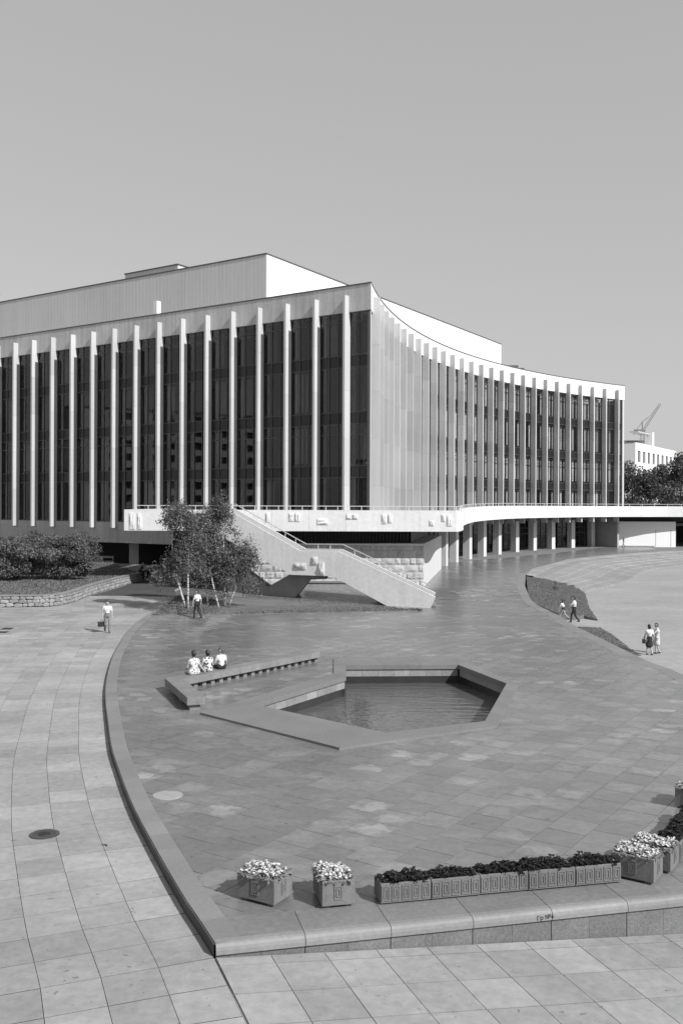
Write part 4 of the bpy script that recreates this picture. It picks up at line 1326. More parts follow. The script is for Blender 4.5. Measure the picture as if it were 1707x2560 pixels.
def blossoms(n, rad, h, size, seed=0):
    rr = random.Random(seed); V, F, T = [], [], []
    for _ in range(n):
        a = rr.uniform(0, 6.283); r_ = rad * math.sqrt(rr.random()); z = h * rr.uniform(0.8, 1.2)
        c = Vector((r_ * math.cos(a), r_ * math.sin(a), z))
        nrm_ = Vector((rr.uniform(-.7, .7), rr.uniform(-.7, .7), 1)).normalized()
        x = nrm_.cross(Vector((1, 0, 0))).normalized(); y = nrm_.cross(x)
        k = len(V); V.append(c - nrm_ * 0.008); s_ = size * rr.uniform(0.7, 1.2)
        for q in range(10):
            rq = s_ * (1.0 if q % 2 == 0 else 0.62); V.append(c + x * rq * math.cos(q * 0.628) + y * rq * math.sin(q * 0.628) + nrm_ * (0.012 if q % 2 == 0 else 0))
        t = rr.random()
        for q in range(10): F.append((k, k + 1 + q, k + 1 + (q + 1) % 10)); T.append(t)
    me = bpy.data.meshes.new('blossoms'); me.from_pydata([tuple(p) for p in V], [], F); me.update(); set_tone(me, T); me.materials.append(M['petal']); return me
PALE = [(leafy(46, 0.13, 0.10, 0.10, 'leaf_pale', seed=i), blossoms(19, 0.125, 0.13, 0.032, seed=50 + i)) for i in range(4)]
DARKP = [leafy(120, 0.135, 0.17, 0.105, 'leaf_dark', 0.6, 0.5, seed=80 + i) for i in range(4)]
def emblem(mb, cx_, zc, w, h, y, d=0.014):
    """nested rectangular relief on the face at local y (facing -y)"""
    for k, (a, b_, t) in enumerate(((w, h, 0.024), (w * 0.52, h * 0.62, 0.022))):
        mb.box(cx_ - a / 2, cx_ - a / 2 + t, y - d, y + .004, zc - b_ / 2, zc + b_ / 2)
        mb.box(cx_ + a / 2 - t, cx_ + a / 2, y - d, y + .004, zc - b_ / 2, zc + b_ / 2)
        mb.box(cx_ - a / 2 + t, cx_ + a / 2 - t, y - d, y + .004, zc - b_ / 2, zc - b_ / 2 + t)
        mb.box(cx_ - a / 2 + t, cx_ + a / 2 - t, y - d, y + .004, zc + b_ / 2 - t, zc + b_ / 2)
    return mb
def tub_mesh(w, d, h, z0, wall=0.045, taper=0.0):
    mb = MB()
    mb.v = [(-w / 2, -d / 2, z0), (w / 2, -d / 2, z0), (w / 2, d / 2, z0), (-w / 2, d / 2, z0),
            (-w / 2, -d / 2, z0 + h), (w / 2, -d / 2, z0 + h), (w / 2, d / 2, z0 + h), (-w / 2, d / 2, z0 + h),
            (-w / 2 + wall, -d / 2 + wall, z0 + h), (w / 2 - wall, -d / 2 + wall, z0 + h), (w / 2 - wall, d / 2 - wall, z0 + h), (-w / 2 + wall, d / 2 - wall, z0 + h),
            (-w / 2 + wall, -d / 2 + wall, z0 + h * .5), (w / 2 - wall, -d / 2 + wall, z0 + h * .5), (w / 2 - wall, d / 2 - wall, z0 + h * .5), (-w / 2 + wall, d / 2 - wall, z0 + h * .5)]
    mb.f = [(0, 3, 2, 1), (0, 1, 5, 4), (1, 2, 6, 5), (2, 3, 7, 6), (3, 0, 4, 7)] + [(4 + k, 4 + (k + 1) % 4, 8 + (k + 1) % 4, 8 + k) for k in range(4)] \
        + [(8 + k, 8 + (k + 1) % 4, 12 + (k + 1) % 4, 12 + k) for k in range(4)] + [(12, 13, 14, 15)]
    me = mb.mesh('tub', 'planter')
    bm = bmesh.new(); bm.from_mesh(me); bmesh.ops.bevel(bm, geom=[e for e in bm.edges if e.calc_length() > 0.1], offset=0.008, segments=1, affect='EDGES', profile=0.5)
    bm.to_mesh(me); bm.free(); return me
PW, PD, PH = 0.80, 0.58, 0.43
tubA = tub_mesh(PW, PD, PH, 0.045)
emA1 = emblem(MB(), 0, 0.045 + PH * .52, 0.15, 0.24, -PD / 2).mesh('emblem', 'planter')
emA2 = emblem(MB(), 0, 0.045 + PH * .52, 0.15, 0.24, -PW / 2).mesh('emblem', 'planter')
soilA = MB().box(-PW / 2 + .05, PW / 2 - .05, -PD / 2 + .05, PD / 2 - .05, 0.30, 0.425).mesh('soil', 'soil')
footA = MB().box(-.06, .06, -.05, .05, 0, 0.044).mesh('foot', 'planter')
UW, UD, UH = 0.915, 0.46, 0.345
tubB = tub_mesh(UW, UD, UH, 0.025, 0.04)
emb = MB()
for k in range(5): emblem(emb, 0, 0.025 + UH * .5, 0.155, 0.27, -UD / 2)
emB = [emblem(MB(), (-2 + k) * UW / 5, 0.025 + UH * .5, 0.150, 0.265, -UD / 2).mesh('emblem', 'planter') for k in range(5)]
ribB = MB()
for k in range(1, 5): ribB.box((-2.5 + k) * UW / 5 - .008, (-2.5 + k) * UW / 5 + .008, -UD / 2 - .004, -UD / 2 + .002, 0.03, 0.03 + UH - .01)
soilB = MB().box(-UW / 2 + .045, UW / 2 - .045, -UD / 2 + .045, UD / 2 - .045, 0.22, 0.325).mesh('soil', 'soil')
footB = MB().box(-.05, .05, -.18, .18, 0, 0.024).mesh('foot', 'planter')
def local(o, me, name, loc=(0, 0, 0), rz=0):
    c = bpy.data.objects.new(name, me); COL.objects.link(c); c.parent = o; c.location = loc; c.rotation_euler = (0, 0, rz); return c
def planter_a(x, y, rot, label, plant_label, grp):
    o = empty('concrete_planter', (x, y, 0.003), label, 'planter', 'square concrete planters')
    o.rotation_euler = (0, 0, rot)
    local(o, tubA, 'tub'); local(o, soilA, 'soil')
    for k, m_ in ((0, emA1), (1, emA2), (2, emA1), (3, emA2)): local(o, m_, 'emblem', rz=k * math.pi / 2)
    for sx in (-1, 1):
        for sy in (-1, 1): local(o, footA, 'foot', (sx * (PW / 2 - .12), sy * (PD / 2 - .1), 0))
    c, s = math.cos(rot), math.sin(rot)
    for i in range(4):
        for j in range(3):
            lx, ly = (i - 1.5) * 0.178 + random.uniform(-.02, .02), (j - 1) * 0.16 + random.uniform(-.02, .02)
            lm, bm_ = random.choice(PALE)
            p = bpy.data.objects.new('flowering_plant', lm); COL.objects.link(p)
            p.location = (x + c * lx - s * ly, y + s * lx + c * ly, 0.425); p.rotation_euler = (0, 0, random.uniform(0, 6)); k = random.uniform(0.8, 1.0); p.scale = (k, k, k * random.uniform(0.6, 1.0))
            tag(p, plant_label, 'flower', grp)
            local(p, bm_, 'blossoms')
def planter_b(x, y, rot, label, plant_label, grp, pgrp):
    o = empty('concrete_trough', (x, y, 0.003), label, 'planter', grp)
    o.rotation_euler = (0, 0, rot)
    local(o, tubB, 'tub'); local(o, soilB, 'soil')
    for m_ in emB: local(o, m_, 'emblem')
    for sx in (-1, 1): local(o, footB, 'foot', (sx * (UW / 2 - .12), 0, 0))
    c, s = math.cos(rot), math.sin(rot)
    for i in range(5):
        for j in range(2):
            lx, ly = (i - 2) * 0.165 + random.uniform(-.02, .02), (j - .5) * 0.17 + random.uniform(-.02, .02)
            p = bpy.data.objects.new('bedding_plant', random.choice(DARKP)); COL.objects.link(p)
            p.location = (x + c * lx - s * ly, y + s * lx + c * ly, 0.326); p.rotation_euler = (0, 0, random.uniform(0, 6)); k = random.uniform(0.55, 0.85); p.scale = (k, k, k * random.uniform(.8, 1.2))
            tag(p, plant_label, 'plant', pgrp)
planter_a(-1.343, 17.08, R(-29.8), 'square concrete planter of white flowers closest to the plaza corner, turned diagonally', 'white flowering plant in the planter closest to the plaza corner', 'flowers of the corner planter')
planter_a(-0.118, 17.04, R(12.9 + 90), 'square concrete planter of white flowers just before the long trough row', 'white flowering plant in the planter just before the trough row', 'flowers of the second planter')
planter_a(5.604, 18.13, R(-33.9), 'square concrete planter with shaded emblem face at the end of the long trough row', 'white flowering plant in the planter at the end of the long trough row', 'flowers of the third planter')
planter_a(6.10, 18.68, R(-33.9), 'square concrete planter half hidden between another planter and the side troughs', 'white flowering plant in the half hidden planter', 'flowers of the fourth planter')
planter_a(8.22, 22.45, R(56), 'square concrete planter at the far end of the side trough row', 'white flowering plant in the planter beyond the side troughs', 'flowers of the fifth planter')
rdir = Vector((math.cos(R(12.9)), math.sin(R(12.9)))); rin = Vector((-rdir.y, rdir.x))
ordn = ['the one facing a lone planter', 'second from the lone planters', 'the middle one', 'last but one before the paired planters', 'the one touching a square planter']
for k in range(5):
    p = Vector((0.706, 16.77)) + rdir * (0.924 * (k + 0.5)) + rin * (UD / 2 + (0.0 if k != 2 else 0.012))
    planter_b(p.x, p.y, R(12.9) + random.uniform(-.006, .006), 'concrete trough with emblems in the front row, ' + ordn[k], 'dark leafy bedding plant in the front trough row', 'troughs of the front row', 'dark plants of the front row')
r2 = Vector((0.514, 0.857)).normalized(); r2in = Vector((r2.y, -r2.x))
for k in range(3):
    p = Vector((6.27, 19.08)) + r2 * (0.924 * (k + 0.5)) + r2in * (UD / 2)
    planter_b(p.x, p.y, math.atan2(r2.y, r2.x), 'concrete trough of dark plants in the side row along the plaza edge', 'dark leafy bedding plant in the side trough row', 'troughs of the side row', 'dark plants of the side row')

# ================================================================== COVERS IN THE PAVING
def disc(c, r0, r1, z0, z1, n=28):
    mb = MB()
    for z_, rr in ((z0, r0), (z1, r1)):
        mb.v += [(c.x + rr * math.cos(k * 2 * math.pi / n), c.y + rr * math.sin(k * 2 * math.pi / n), z_) for k in range(n)]
    mb.f = [(k, (k + 1) % n, n + (k + 1) % n, n + k) for k in range(n)] + [tuple(range(n, 2 * n))]
    return mb
q = gp(111, 2087, zlow)
mh = put('manhole_cover', disc(q, 0.33, 0.32, q.z - 0.02, q.z + 0.012), 'iron', origin=q, label='dark round iron manhole cover in the pale pavement', cat='manhole cover')
put('hub', disc(q, 0.14, 0.13, q.z, q.z + 0.02), 'paint_black', mh)
mr = MB()
for k in range(28):
    a0, a1 = k * 2 * math.pi / 28, (k + 1) * 2 * math.pi / 28
    mr.add([(q.x + r_ * math.cos(a), q.y + r_ * math.sin(a), q.z + 0.016) for r_, a in ((0.24, a0), (0.30, a0), (0.30, a1), (0.24, a1))], [(0, 1, 2, 3)])
put('cover_ring', mr, 'kerb_dark', mh)
q = gp(419, 1990, 0)
mh = put('cover_plate', disc(q, 0.36, 0.35, -0.02, 0.018), 'slab', origin=q, label='pale round cover plate set in the plaza flags', cat='manhole cover')
put('cover_lip', disc(q, 0.39, 0.385, -0.02, 0.006), 'rim', mh)
for px_, py_, lb in ((18, 1572, 'dark rectangular drain grate in the pavement near the raised lawn'), (6, 1581, 'dark rectangular drain grate half a step from the other grate')):
    q = gp(px_, py_, zlow)
    gm = MB().box(q.x - .28, q.x + .28, q.y - .3, q.y + .3, q.z - 0.02, q.z + 0.012)
    o = put('drain_grate', gm, 'dark', origin=q, label=lb, cat='grate', group='drain grates')
    for k in range(6): put('grate_bar', MB().box(q.x - .26, q.x + .26, q.y - .27 + .1 * k, q.y - .23 + .1 * k, q.z + .01, q.z + .022), 'iron', o)
q = gp(262, 2114, zlow)
put('dropped_leaf', MB().slab([(q.x - .09, q.y, q.z + .006), (q.x - .02, q.y + .03, q.z + .012), (q.x + .05, q.y + .02, q.z + .01), (q.x + .06, q.y - .1, q.z + .006), (q.x + .02, q.y - .02, q.z + .02)], (0, 0, -0.004)), 'paint_black',
    origin=q, label='small dark scrap of litter on a pavement joint', cat='litter')

# ================================================================== PLANTS
def leaf_cloud(name, centers, radii, n, size, mat, shell=0.6, seed=1, droop=0.0):
    rg = np.random.default_rng(seed)
    centers = np.array(centers, float); radii = np.array(radii, float)
    w = radii[:, 0] * radii[:, 1] + radii[:, 1] * radii[:, 2]; w = w / w.sum()
    idx = rg.choice(len(centers), n, p=w)
    d = rg.normal(size=(n, 3)); d /= np.linalg.norm(d, axis=1)[:, None]
    r_ = rg.random(n) ** (1 / (1 + 3 * shell))
    P = centers[idx] + d * radii[idx] * r_[:, None]
    nrm_ = d * 0.7 + rg.normal(size=(n, 3)) * 0.6 + np.array([0, 0, 0.35]); nrm_ /= np.linalg.norm(nrm_, axis=1)[:, None]
    a = np.cross(nrm_, rg.normal(size=(n, 3))); a /= np.linalg.norm(a, axis=1)[:, None]
    b = np.cross(nrm_, a)
    a[:, 2] -= droop; a /= np.linalg.norm(a, axis=1)[:, None]
    s = size * rg.uniform(0.6, 1.4, n)[:, None]
    V = np.stack([P - a * s, P - b * s * 0.5, P + a * s, P + b * s * 0.5], 1).reshape(-1, 3)
    F = np.arange(n * 4).reshape(n, 4)
    me = bpy.data.meshes.new(name)
    me.from_pydata(V.tolist(), [], F.tolist()); me.update()
    clump = rg.random(len(centers))
    set_tone(me, np.clip(0.55 * rg.random(n) + 0.45 * clump[idx], 0, 1)); me.materials.append(M[mat]); return me
def birch(px, py, D_, lean, height, crown_c, crown_r, label, seed, nleaf=1500):
    rr = random.Random(seed)
    g_ = gp(px, py, lambda x, y: zplaza(x, y) + 0.04)
    root = empty('birch_tree', g_, label, 'tree', 'young birches on the triangular lawn')
    top_ = Vector((lean[0], lean[1], height))
    path = []
    for k in range(8):
        t = k / 7
        bow = math.sin(t * math.pi) * lean[2]
        path.append(Vector((top_.x * t + bow, top_.y * t, height * t)))
    put('trunk', MB().tube([g_ + p for p in path], [0.07 * (1 - 0.85 * k / 7) + 0.008 for k in range(8)], 8), 'birch_bark', root, smooth=True)
    C_, R_ = [], []
    nb_ = 26
    for k in range(nb_):
        t = rr.uniform(0.30, 1.0); i = min(6, int(t * 7)); base = path[i].lerp(path[i + 1], t * 7 - i)
        a = rr.uniform(0, 6.283); ln = crown_r * (0.40 + 0.56 * rr.random()) * (1.25 - 0.75 * t) ; up = rr.uniform(0.1, 0.6)
        mid = base + Vector((math.cos(a) * ln * .55, math.sin(a) * ln * .55, ln * up)); end = base + Vector((math.cos(a) * ln, math.sin(a) * ln, ln * (up - .25)))
        put('limb', MB().tube([g_ + base, g_ + mid, g_ + end], [0.022, 0.014, 0.006], 5), 'bark', root)
        for f_, q in ((0.5, mid), (1.0, end)):
            for _ in range(2):
                C_.append(q + Vector((rr.uniform(-.3, .3), rr.uniform(-.3, .3), rr.uniform(-.55, .25)))); s = rr.uniform(0.30, 0.62); R_.append((s, s, s * rr.uniform(0.9, 1.6)))
    for k in range(5):
        C_.append(path[-1] + Vector((rr.uniform(-.25, .25), rr.uniform(-.25, .25), rr.uniform(-1.0, .15)))); R_.append((0.22, 0.22, 0.4))
    me = leaf_cloud('crown', [tuple(c) for c in C_], R_, int(nleaf * 2.5), 0.072, 'leaf_birch', 0.25, seed, 0.4)
    o = bpy.data.objects.new('crown', me); COL.objects.link(o); o.parent = root
birch(466, 1523, 64, (-0.85, 0.2, -0.5), 7.0, None, 1.9, 'curved birch leaning away from the stairs, white trunk bent outwards', 21, 2600)
birch(470, 1524, 64, (0.1, -0.1, -0.05), 6.3, None, 2.1, 'straight upright birch with the whitest trunk of the group', 22, 3200)
birch(519, 1512, 66, (-0.3, 0.3, -0.1), 6.2, None, 2.1, 'thin birch with dark mottled trunk in the middle of the group', 23, 3000)
birch(547, 1520, 64, (-0.9, 0.2, -0.2), 5.6, None, 2.0, 'birch slanting towards the middle of the group from the stairs side', 24, 2800)
birch(562, 1519, 64, (-0.35, 0.1, 0.1), 7.3, None, 2.0, 'tallest birch with spiky top in front of the stair head', 25, 3400)
birch(570, 1520, 64, (1.35, 0.0, 0.1), 4.3, None, 1.7, 'short birch stem leaning strongly towards the stairs', 26, 2200)
def bush(px, py, w, h, label, seed, n=9000):
    rr = random.Random(seed)
    g_ = gp(px, py, BZ - 0.05)
    root = empty('shrub', g_, label, 'shrub', 'shrubs on the raised lawn')
    st = MB()
    for k in range(9):
        a = rr.uniform(0, 6.283); st.tube([g_, g_ + Vector((math.cos(a) * w * .2, math.sin(a) * w * .15, h * .4)), g_ + Vector((math.cos(a) * w * .38, math.sin(a) * w * .3, h * .75))], [0.05, 0.03, 0.012], 5)
    put('stems', st, 'bark', root)
    C_, R_ = [], []
    for k in range(46):
        a = rr.uniform(0, 6.283); f_ = math.sqrt(rr.random()); z = h * rr.uniform(0.15, 0.86) * (1 - 0.32 * f_ ** 3)
        C_.append((math.cos(a) * w * .42 * f_, math.sin(a) * w * .34 * f_, z)); s = rr.uniform(0.35, 0.62) * h / 3.2; R_.append((s * 1.15, s, s * .85))
    me = leaf_cloud('foliage', C_, R_, n, 0.10, 'leaf_bush', 0.8, seed, 0.1)
    o = bpy.data.objects.new('foliage', me); COL.objects.link(o); o.parent = root
bush(40, 1450, 6.2, 4.1, 'broad rounded dark shrub at the outer end of the raised lawn', 31, 15000)
bush(150, 1449, 5.6, 3.9, 'broad dark shrub on the raised lawn, the one closer to the undercroft pillars', 32, 14000)
bush(90, 1438, 5.2, 4.3, 'rounded dark shrub squeezed in behind the two broad ones', 33, 9000)
bush(212, 1412, 3.0, 4.0, 'small loose shrub standing behind the broad ones near the undercroft', 34, 3000)
# sapling on the bank
q = gp(*c5(857, 500), -0.5)
sp = empty('sapling', q, 'tiny sapling standing alone on the grass bank', 'sapling')
put('stem', MB().tube([q, q + Vector((0.03, 0, .5)), q + Vector((0, 0, 1.0))], [0.02, 0.015, 0.008], 5).tube([q + Vector((.02, 0, .35)), q + Vector((.22, 0, .8))], [0.012, 0.006], 5), 'bark', sp)
o = bpy.data.objects.new('foliage', leaf_cloud('foliage', [(0, 0, .25), (.1, 0, .15), (.05, 0, .7)], [(.22, .2, .16), (.3, .2, .12), (.1, .1, .25)], 130, 0.06, 'leaf_bush', 0.5, 5)); COL.objects.link(o); o.parent = sp
# low weeds at the stair foot
q = gp(1035, 1527, zplaza)
o = bpy.data.objects.new('weed_tuft', leaf_cloud('weed_tuft', [(0, 0, .1), (.35, 0, .08)], [(.35, .2, .14), (.25, .15, .1)], 160, 0.06, 'leaf_bush', 0.5, 6)); COL.objects.link(o); o.location = q
tag(o, 'low dark weed tuft at the foot of the stair wall', 'weed')
# far trees
def far_tree(px, ybase, ytop, D_, wpx, label, seed, n=5200):
    rr = random.Random(seed)
    b = at(px, ybase, D_); zt = at(px, ytop, D_).z
    root = empty('tree', (b.x, b.y, 0), label, 'tree', 'trees beyond the terrace')
    put('trunk', MB().tube([(b.x, b.y, 0), (b.x + .3, b.y, zt * .4), (b.x, b.y, zt * .8)], [0.35, 0.25, 0.08], 7), 'bark', root)
    w = wpx / FPX * D_ * 0.5
    C_, R_ = [], []
    for k in range(34):
        a = rr.uniform(0, 6.283); f_ = math.sqrt(rr.random()); z = zt * rr.uniform(0.28, 0.93); tap = 1 - 0.55 * max(0, z / zt - .5) * 2
        C_.append((math.cos(a) * w * f_ * tap, math.sin(a) * w * f_ * tap, z)); s = rr.uniform(1.2, 2.3); R_.append((s, s, s * .8))
    me = leaf_cloud('crown', C_, R_, n, 0.30, 'leaf_far', 0.5, seed)
    o = bpy.data.objects.new('crown', me); COL.objects.link(o); o.parent = root
far_tree(1578, 1262, 1148, 225, 70, 'dark leafy tree beside the end of the fins', 41)
far_tree(1612, 1262, 1178, 215, 62, 'lower dark tree in front of the far white building', 42, 4200)
far_tree(1650, 1262, 1158, 230, 66, 'rounded dark tree in front of the windows of the far white building', 43)
far_tree(1698, 1262, 1128, 222, 70, 'tallest dark tree hiding the far end of the white building', 44)
far_tree(1740, 1262, 1140, 228, 70, 'dark tree beyond the tallest one past the terrace', 45, 3500)
far_tree(1668, 1262, 1215, 205, 50, 'small bushy tree close behind the terrace railing', 46, 2500)

# ================================================================== FAR BUILDINGS AND CRANE
fb_ = empty('far_building', (92, 300, 0), 'far white building with a row of tall windows behind the trees', 'building')
A0, A1 = Vector((at(1588, 1200, 300).x, 300)), Vector((at(1690, 1200, 348).x, 348)); fd = (A1 - A0).normalized(); fnn = Vector((fd.y, -fd.x))
LW = (A1 - A0).length; ztop = at(1588, 1105.5, 300).z
wx = [3.0 + 6.2 * k for k in range(8)]
def wall_open(L_, z0, z1, rows, cols, ww):
    mb = MB(); xs_ = [0.0]
    for c in cols: xs_ += [c, c + ww]
    xs_.append(L_); zz = [z0]
    for a, b in rows: zz += [a, b]
    zz.append(z1)
    for i in range(len(xs_) - 1):
        for j in range(len(zz) - 1):
            hole = i % 2 == 1 and j % 2 == 1
            if hole:
                x0, x1, y0, y1 = xs_[i], xs_[i + 1], zz[j], zz[j + 1]
                for q4 in ([(x0, 0, y0), (x1, 0, y0), (x1, .5, y0), (x0, .5, y0)], [(x0, 0, y1), (x1, 0, y1), (x1, .5, y1), (x0, .5, y1)], [(x0, 0, y0), (x0, 0, y1), (x0, .5, y1), (x0, .5, y0)], [(x1, 0, y0), (x1, 0, y1), (x1, .5, y1), (x1, .5, y0)]):
                    mb.add(q4, [(0, 1, 2, 3)])
            else: mb.add([(xs_[i], 0, zz[j]), (xs_[i + 1], 0, zz[j]), (xs_[i + 1], 0, zz[j + 1]), (xs_[i], 0, zz[j + 1])], [(0, 1, 2, 3)])
    return mb
rows = [(10.5, 13.5), (15.8, 19.0), (20.9, 24.6)]
wm = wall_open(LW, 0, ztop, rows, wx, 3.2)
fmx = frame(A0, fd, fnn)
wm.v = [tuple(fmx @ Vector(p)) for p in wm.v]
put('wall', wm, 'far_wall', fb_)
for x in wx:
    for a, b in rows:
        w_ = put('window', MB().box(x - .02, x + 3.22, 0.5, 0.6, a - .02, b + .02, fmx), 'spandrel', fb_)
        put('window_bar', MB().box(x + 1.5, x + 1.68, 0.42, 0.499, a, b, fmx), 'far_grey', w_)
put('side_wall', MB().box(-0.0, LW, 0.61, 14, 0, ztop - .4, fmx), 'far_wall', fb_)
put('end_wall', MB().box(0, 0.3, 0.003, 0.6, 0, ztop - .01, fmx), 'far_wall', fb_)
put('chimney', MB().box(LW * .60, LW * .60 + 2.2, 3, 5, ztop - .5, ztop + 5.5, fmx), 'far_wall', fb_)
put('roof_slab', MB().box(LW * .34, LW * .60, 4, 7, ztop + 4.6, ztop + 5.0, fmx), 'far_grey', fb_)
g2 = at(1540, 1106, 330)
fg = put('far_block', MB().box(g2.x - 14, g2.x + 8.5, 330, 345, 0, g2.z), 'far_grey', origin=(g2.x, 330, 0), label='pale grey far block just beside the end of the fins', cat='building')
put('roof_edge', MB().box(g2.x - 14.5, g2.x + 9.5, 329.5, 345.5, g2.z + .003, g2.z + .7), 'coping', fg)
for k in range(3): put('window', MB().box(g2.x - 10 + 6 * k, g2.x - 7.5 + 6 * k, 329.9, 329.99, 12, 16), 'spandrel', fg)
def apartment(x, y, L_, h, ang_, label):
    root = empty('apartment_block', (x, y, 0), label, 'building', 'blocks across the street')
    m_ = Matrix.Translation((x, y, 0)) @ Matrix.Rotation(ang_, 4, 'Z')
    cols_ = [1.6 + 3.6 * k for k in range(int((L_ - 3) / 3.6))]; rows_ = [(1.2 + 3.2 * k, 2.9 + 3.2 * k) for k in range(int(h / 3.2))]
    wm_ = wall_open(L_, 0, h, rows_, cols_, 1.9); wm_.v = [tuple(m_ @ Vector(p)) for p in wm_.v]
    put('wall', wm_, 'far_grey', root)
    put('rear_block', MB().box(0, L_, 0.6, 13, 0, h - .02, m_), 'far_grey', root)
    for k, (a, b) in enumerate(rows_): put('window_row', MB().box(0.5, L_ - 0.5, 0.5, 0.58, a - .05, b + .05, m_), 'spandrel', root, kind='stuff')
    put('roof_edge', MB().box(-.2, L_ + .2, -.2, 13.2, h + .003, h + .5, m_), 'coping', root)
apartment(-150, 52, 48, 29, R(78), 'nine storey apartment block across the street, mirrored in the side windows')
apartment(-128, -6, 44, 17, R(66), 'lower apartment block across the street, mirrored in the side windows')
DC = 430
cr = empty('tower_crane', at(1605.5, 1263, DC).xy.to_3d(), 'distant tower crane with raised jib above the far white building', 'crane')
def lattice(a, b, w, n, mat_name, name, t=0.22):
    a, b = Vector(a), Vector(b); d = (b - a).normalized(); x = d.cross(Vector((0, 1, 0))).normalized() * w / 2; y = d.cross(x).normalized() * w / 2
    mb = MB(); cs = [x + y, x - y, -x - y, -x + y]
    for c in cs: mb.bar(a + c, b + c, t)
    for k in range(n):
        p, q = a.lerp(b, k / n), a.lerp(b, (k + 1) / n)
        for i in range(4): mb.bar(p + cs[i], q + cs[(i + 1) % 4], t * .7)
    put(name, mb, mat_name, cr)
mtop = at(1605.5, 1076, DC)
lattice((mtop.x, mtop.y, 0), mtop, 1.5, 26, 'crane', 'mast', 0.10)
lattice(mtop + Vector((0.4, 0, 0)), at(1650, 1009, DC), 0.8, 14, 'crane', 'jib', 0.08)
put('platform', MB().box(mtop.x - 3.4, mtop.x + 1.0, DC - 1, DC + 1, mtop.z - 1.0, mtop.z + 0.4), 'crane', cr)
put('counterweight', MB().box(at(1584, 1081, DC).x, at(1593, 1081, DC).x, DC - 1, DC + 1, mtop.z - 1.6, mtop.z - .2), 'crane', cr)
apx = at(1605, 1055, DC)
put('tower_head', MB().bar(mtop, apx, 0.4), 'crane', cr)
put('stay', MB().bar(apx, at(1620.5, 1043, DC), 0.3).bar(at(1620.5, 1043, DC), at(1645, 1016, DC), 0.12).bar(apx, at(1586, 1080, DC), 0.2), 'crane', cr)

# ================================================================== PEOPLE
def build_person(name, label, base, heading, segs, mats, group=None, dress_child=None, scale=1.0):
    """segs: (p0, p1, r0, r1, material key); local frame: x right, y forward, z up"""
    bm = bmesh.new()
    def add_cap(p0, p1, r0, r1):
        p0, p1 = Vector(p0), Vector(p1)
        n = max(2, int((p1 - p0).length / max(0.02, min(r0, r1) * 0.85)) + 1)
        for k in range(n + 1):
            t = k / n
            bmesh.ops.create_icosphere(bm, subdivisions=2, radius=r0 + (r1 - r0) * t, matrix=Matrix.Translation(p0.lerp(p1, t)))
    for s in segs: add_cap(*s[:4])
    me = bpy.data.meshes.new('tmp'); bm.to_mesh(me); bm.free()
    ob = bpy.data.objects.new('tmp', me); COL.objects.link(ob)
    md = ob.modifiers.new('r', 'REMESH'); md.mode = 'VOXEL'; md.voxel_size = 0.0125; md.use_smooth_shade = True
    sm = ob.modifiers.new('s', 'SMOOTH'); sm.iterations = 2; sm.factor = 0.5
    bpy.context.view_layer.update()
    out = bpy.data.meshes.new_from_object(ob.evaluated_get(bpy.context.evaluated_depsgraph_get()))
    bpy.data.objects.remove(ob)
    out.materials.clear()
    keys = []
    for s in segs:
        if s[4] not in keys: keys.append(s[4])
    for k in keys: out.materials.append(M[k])
    nf = len(out.polygons)
    ctr = np.zeros(nf * 3); out.polygons.foreach_get('center', ctr); ctr = ctr.reshape(-1, 3)
    best = np.full(nf, 1e9); idx = np.zeros(nf, dtype=np.int32)
    for s in segs:
        a, b = np.array(s[0], float), np.array(s[1], float); ab = b - a; L = max(1e-9, ab @ ab)
        t = np.clip(((ctr - a) @ ab) / L, 0, 1)
        d = np.linalg.norm(ctr - (a + t[:, None] * ab), axis=1) - (s[2] + (s[3] - s[2]) * t)
        w = d < best; best[w] = d[w]; idx[w] = keys.index(s[4])
    out.polygons.foreach_set('material_index', idx)
    out.polygons.foreach_set('use_smooth', np.ones(nf, dtype=bool))
    out.name = name
    o = bpy.data.objects.new(name, out); COL.objects.link(o)
    o.location = base; o.rotation_euler = (0, 0, heading); o.scale = (scale,) * 3
    tag(o, label, 'person', group)
    return o
def vsum(a, b, t=1.0): return tuple(a[i] + b[i] * t for i in range(3))
def hand(wrist, d, mat='skin', side=1):
    """palm, four unequal bent fingers and a thumb from the wrist along d"""
    w, d = Vector(wrist), Vector(d).normalized()
    s = d.cross(Vector((1, 0, 0)) if abs(d.x) < .8 else Vector((0, 1, 0))).normalized(); u = d.cross(s)
    palm = w + d * 0.085
    out = [(tuple(w + d * .02 + s * .02), tuple(palm + s * .025), .020, .020, mat), (tuple(w + d * .02 - s * .02), tuple(palm - s * .025), .020, .020, mat)]
    for k, ln in enumerate((.062, .075, .070, .052)):
        b = palm + s * (0.036 - 0.024 * k)
        m_ = b + d * ln * .55 + u * .006 * side; e = b + d * ln + u * 0.028 * side
        out += [(tuple(b), tuple(m_), .0105, .010, mat), (tuple(m_), tuple(e), .010, .009, mat)]
    tb_ = w + d * .03 + s * .03; out += [(tuple(tb_), tuple(tb_ + s * .028 + d * .03), .012, .011, mat), (tuple(tb_ + s * .028 + d * .03), tuple(tb_ + s * .03 + d * .06), .011, .010, mat)]
    return out
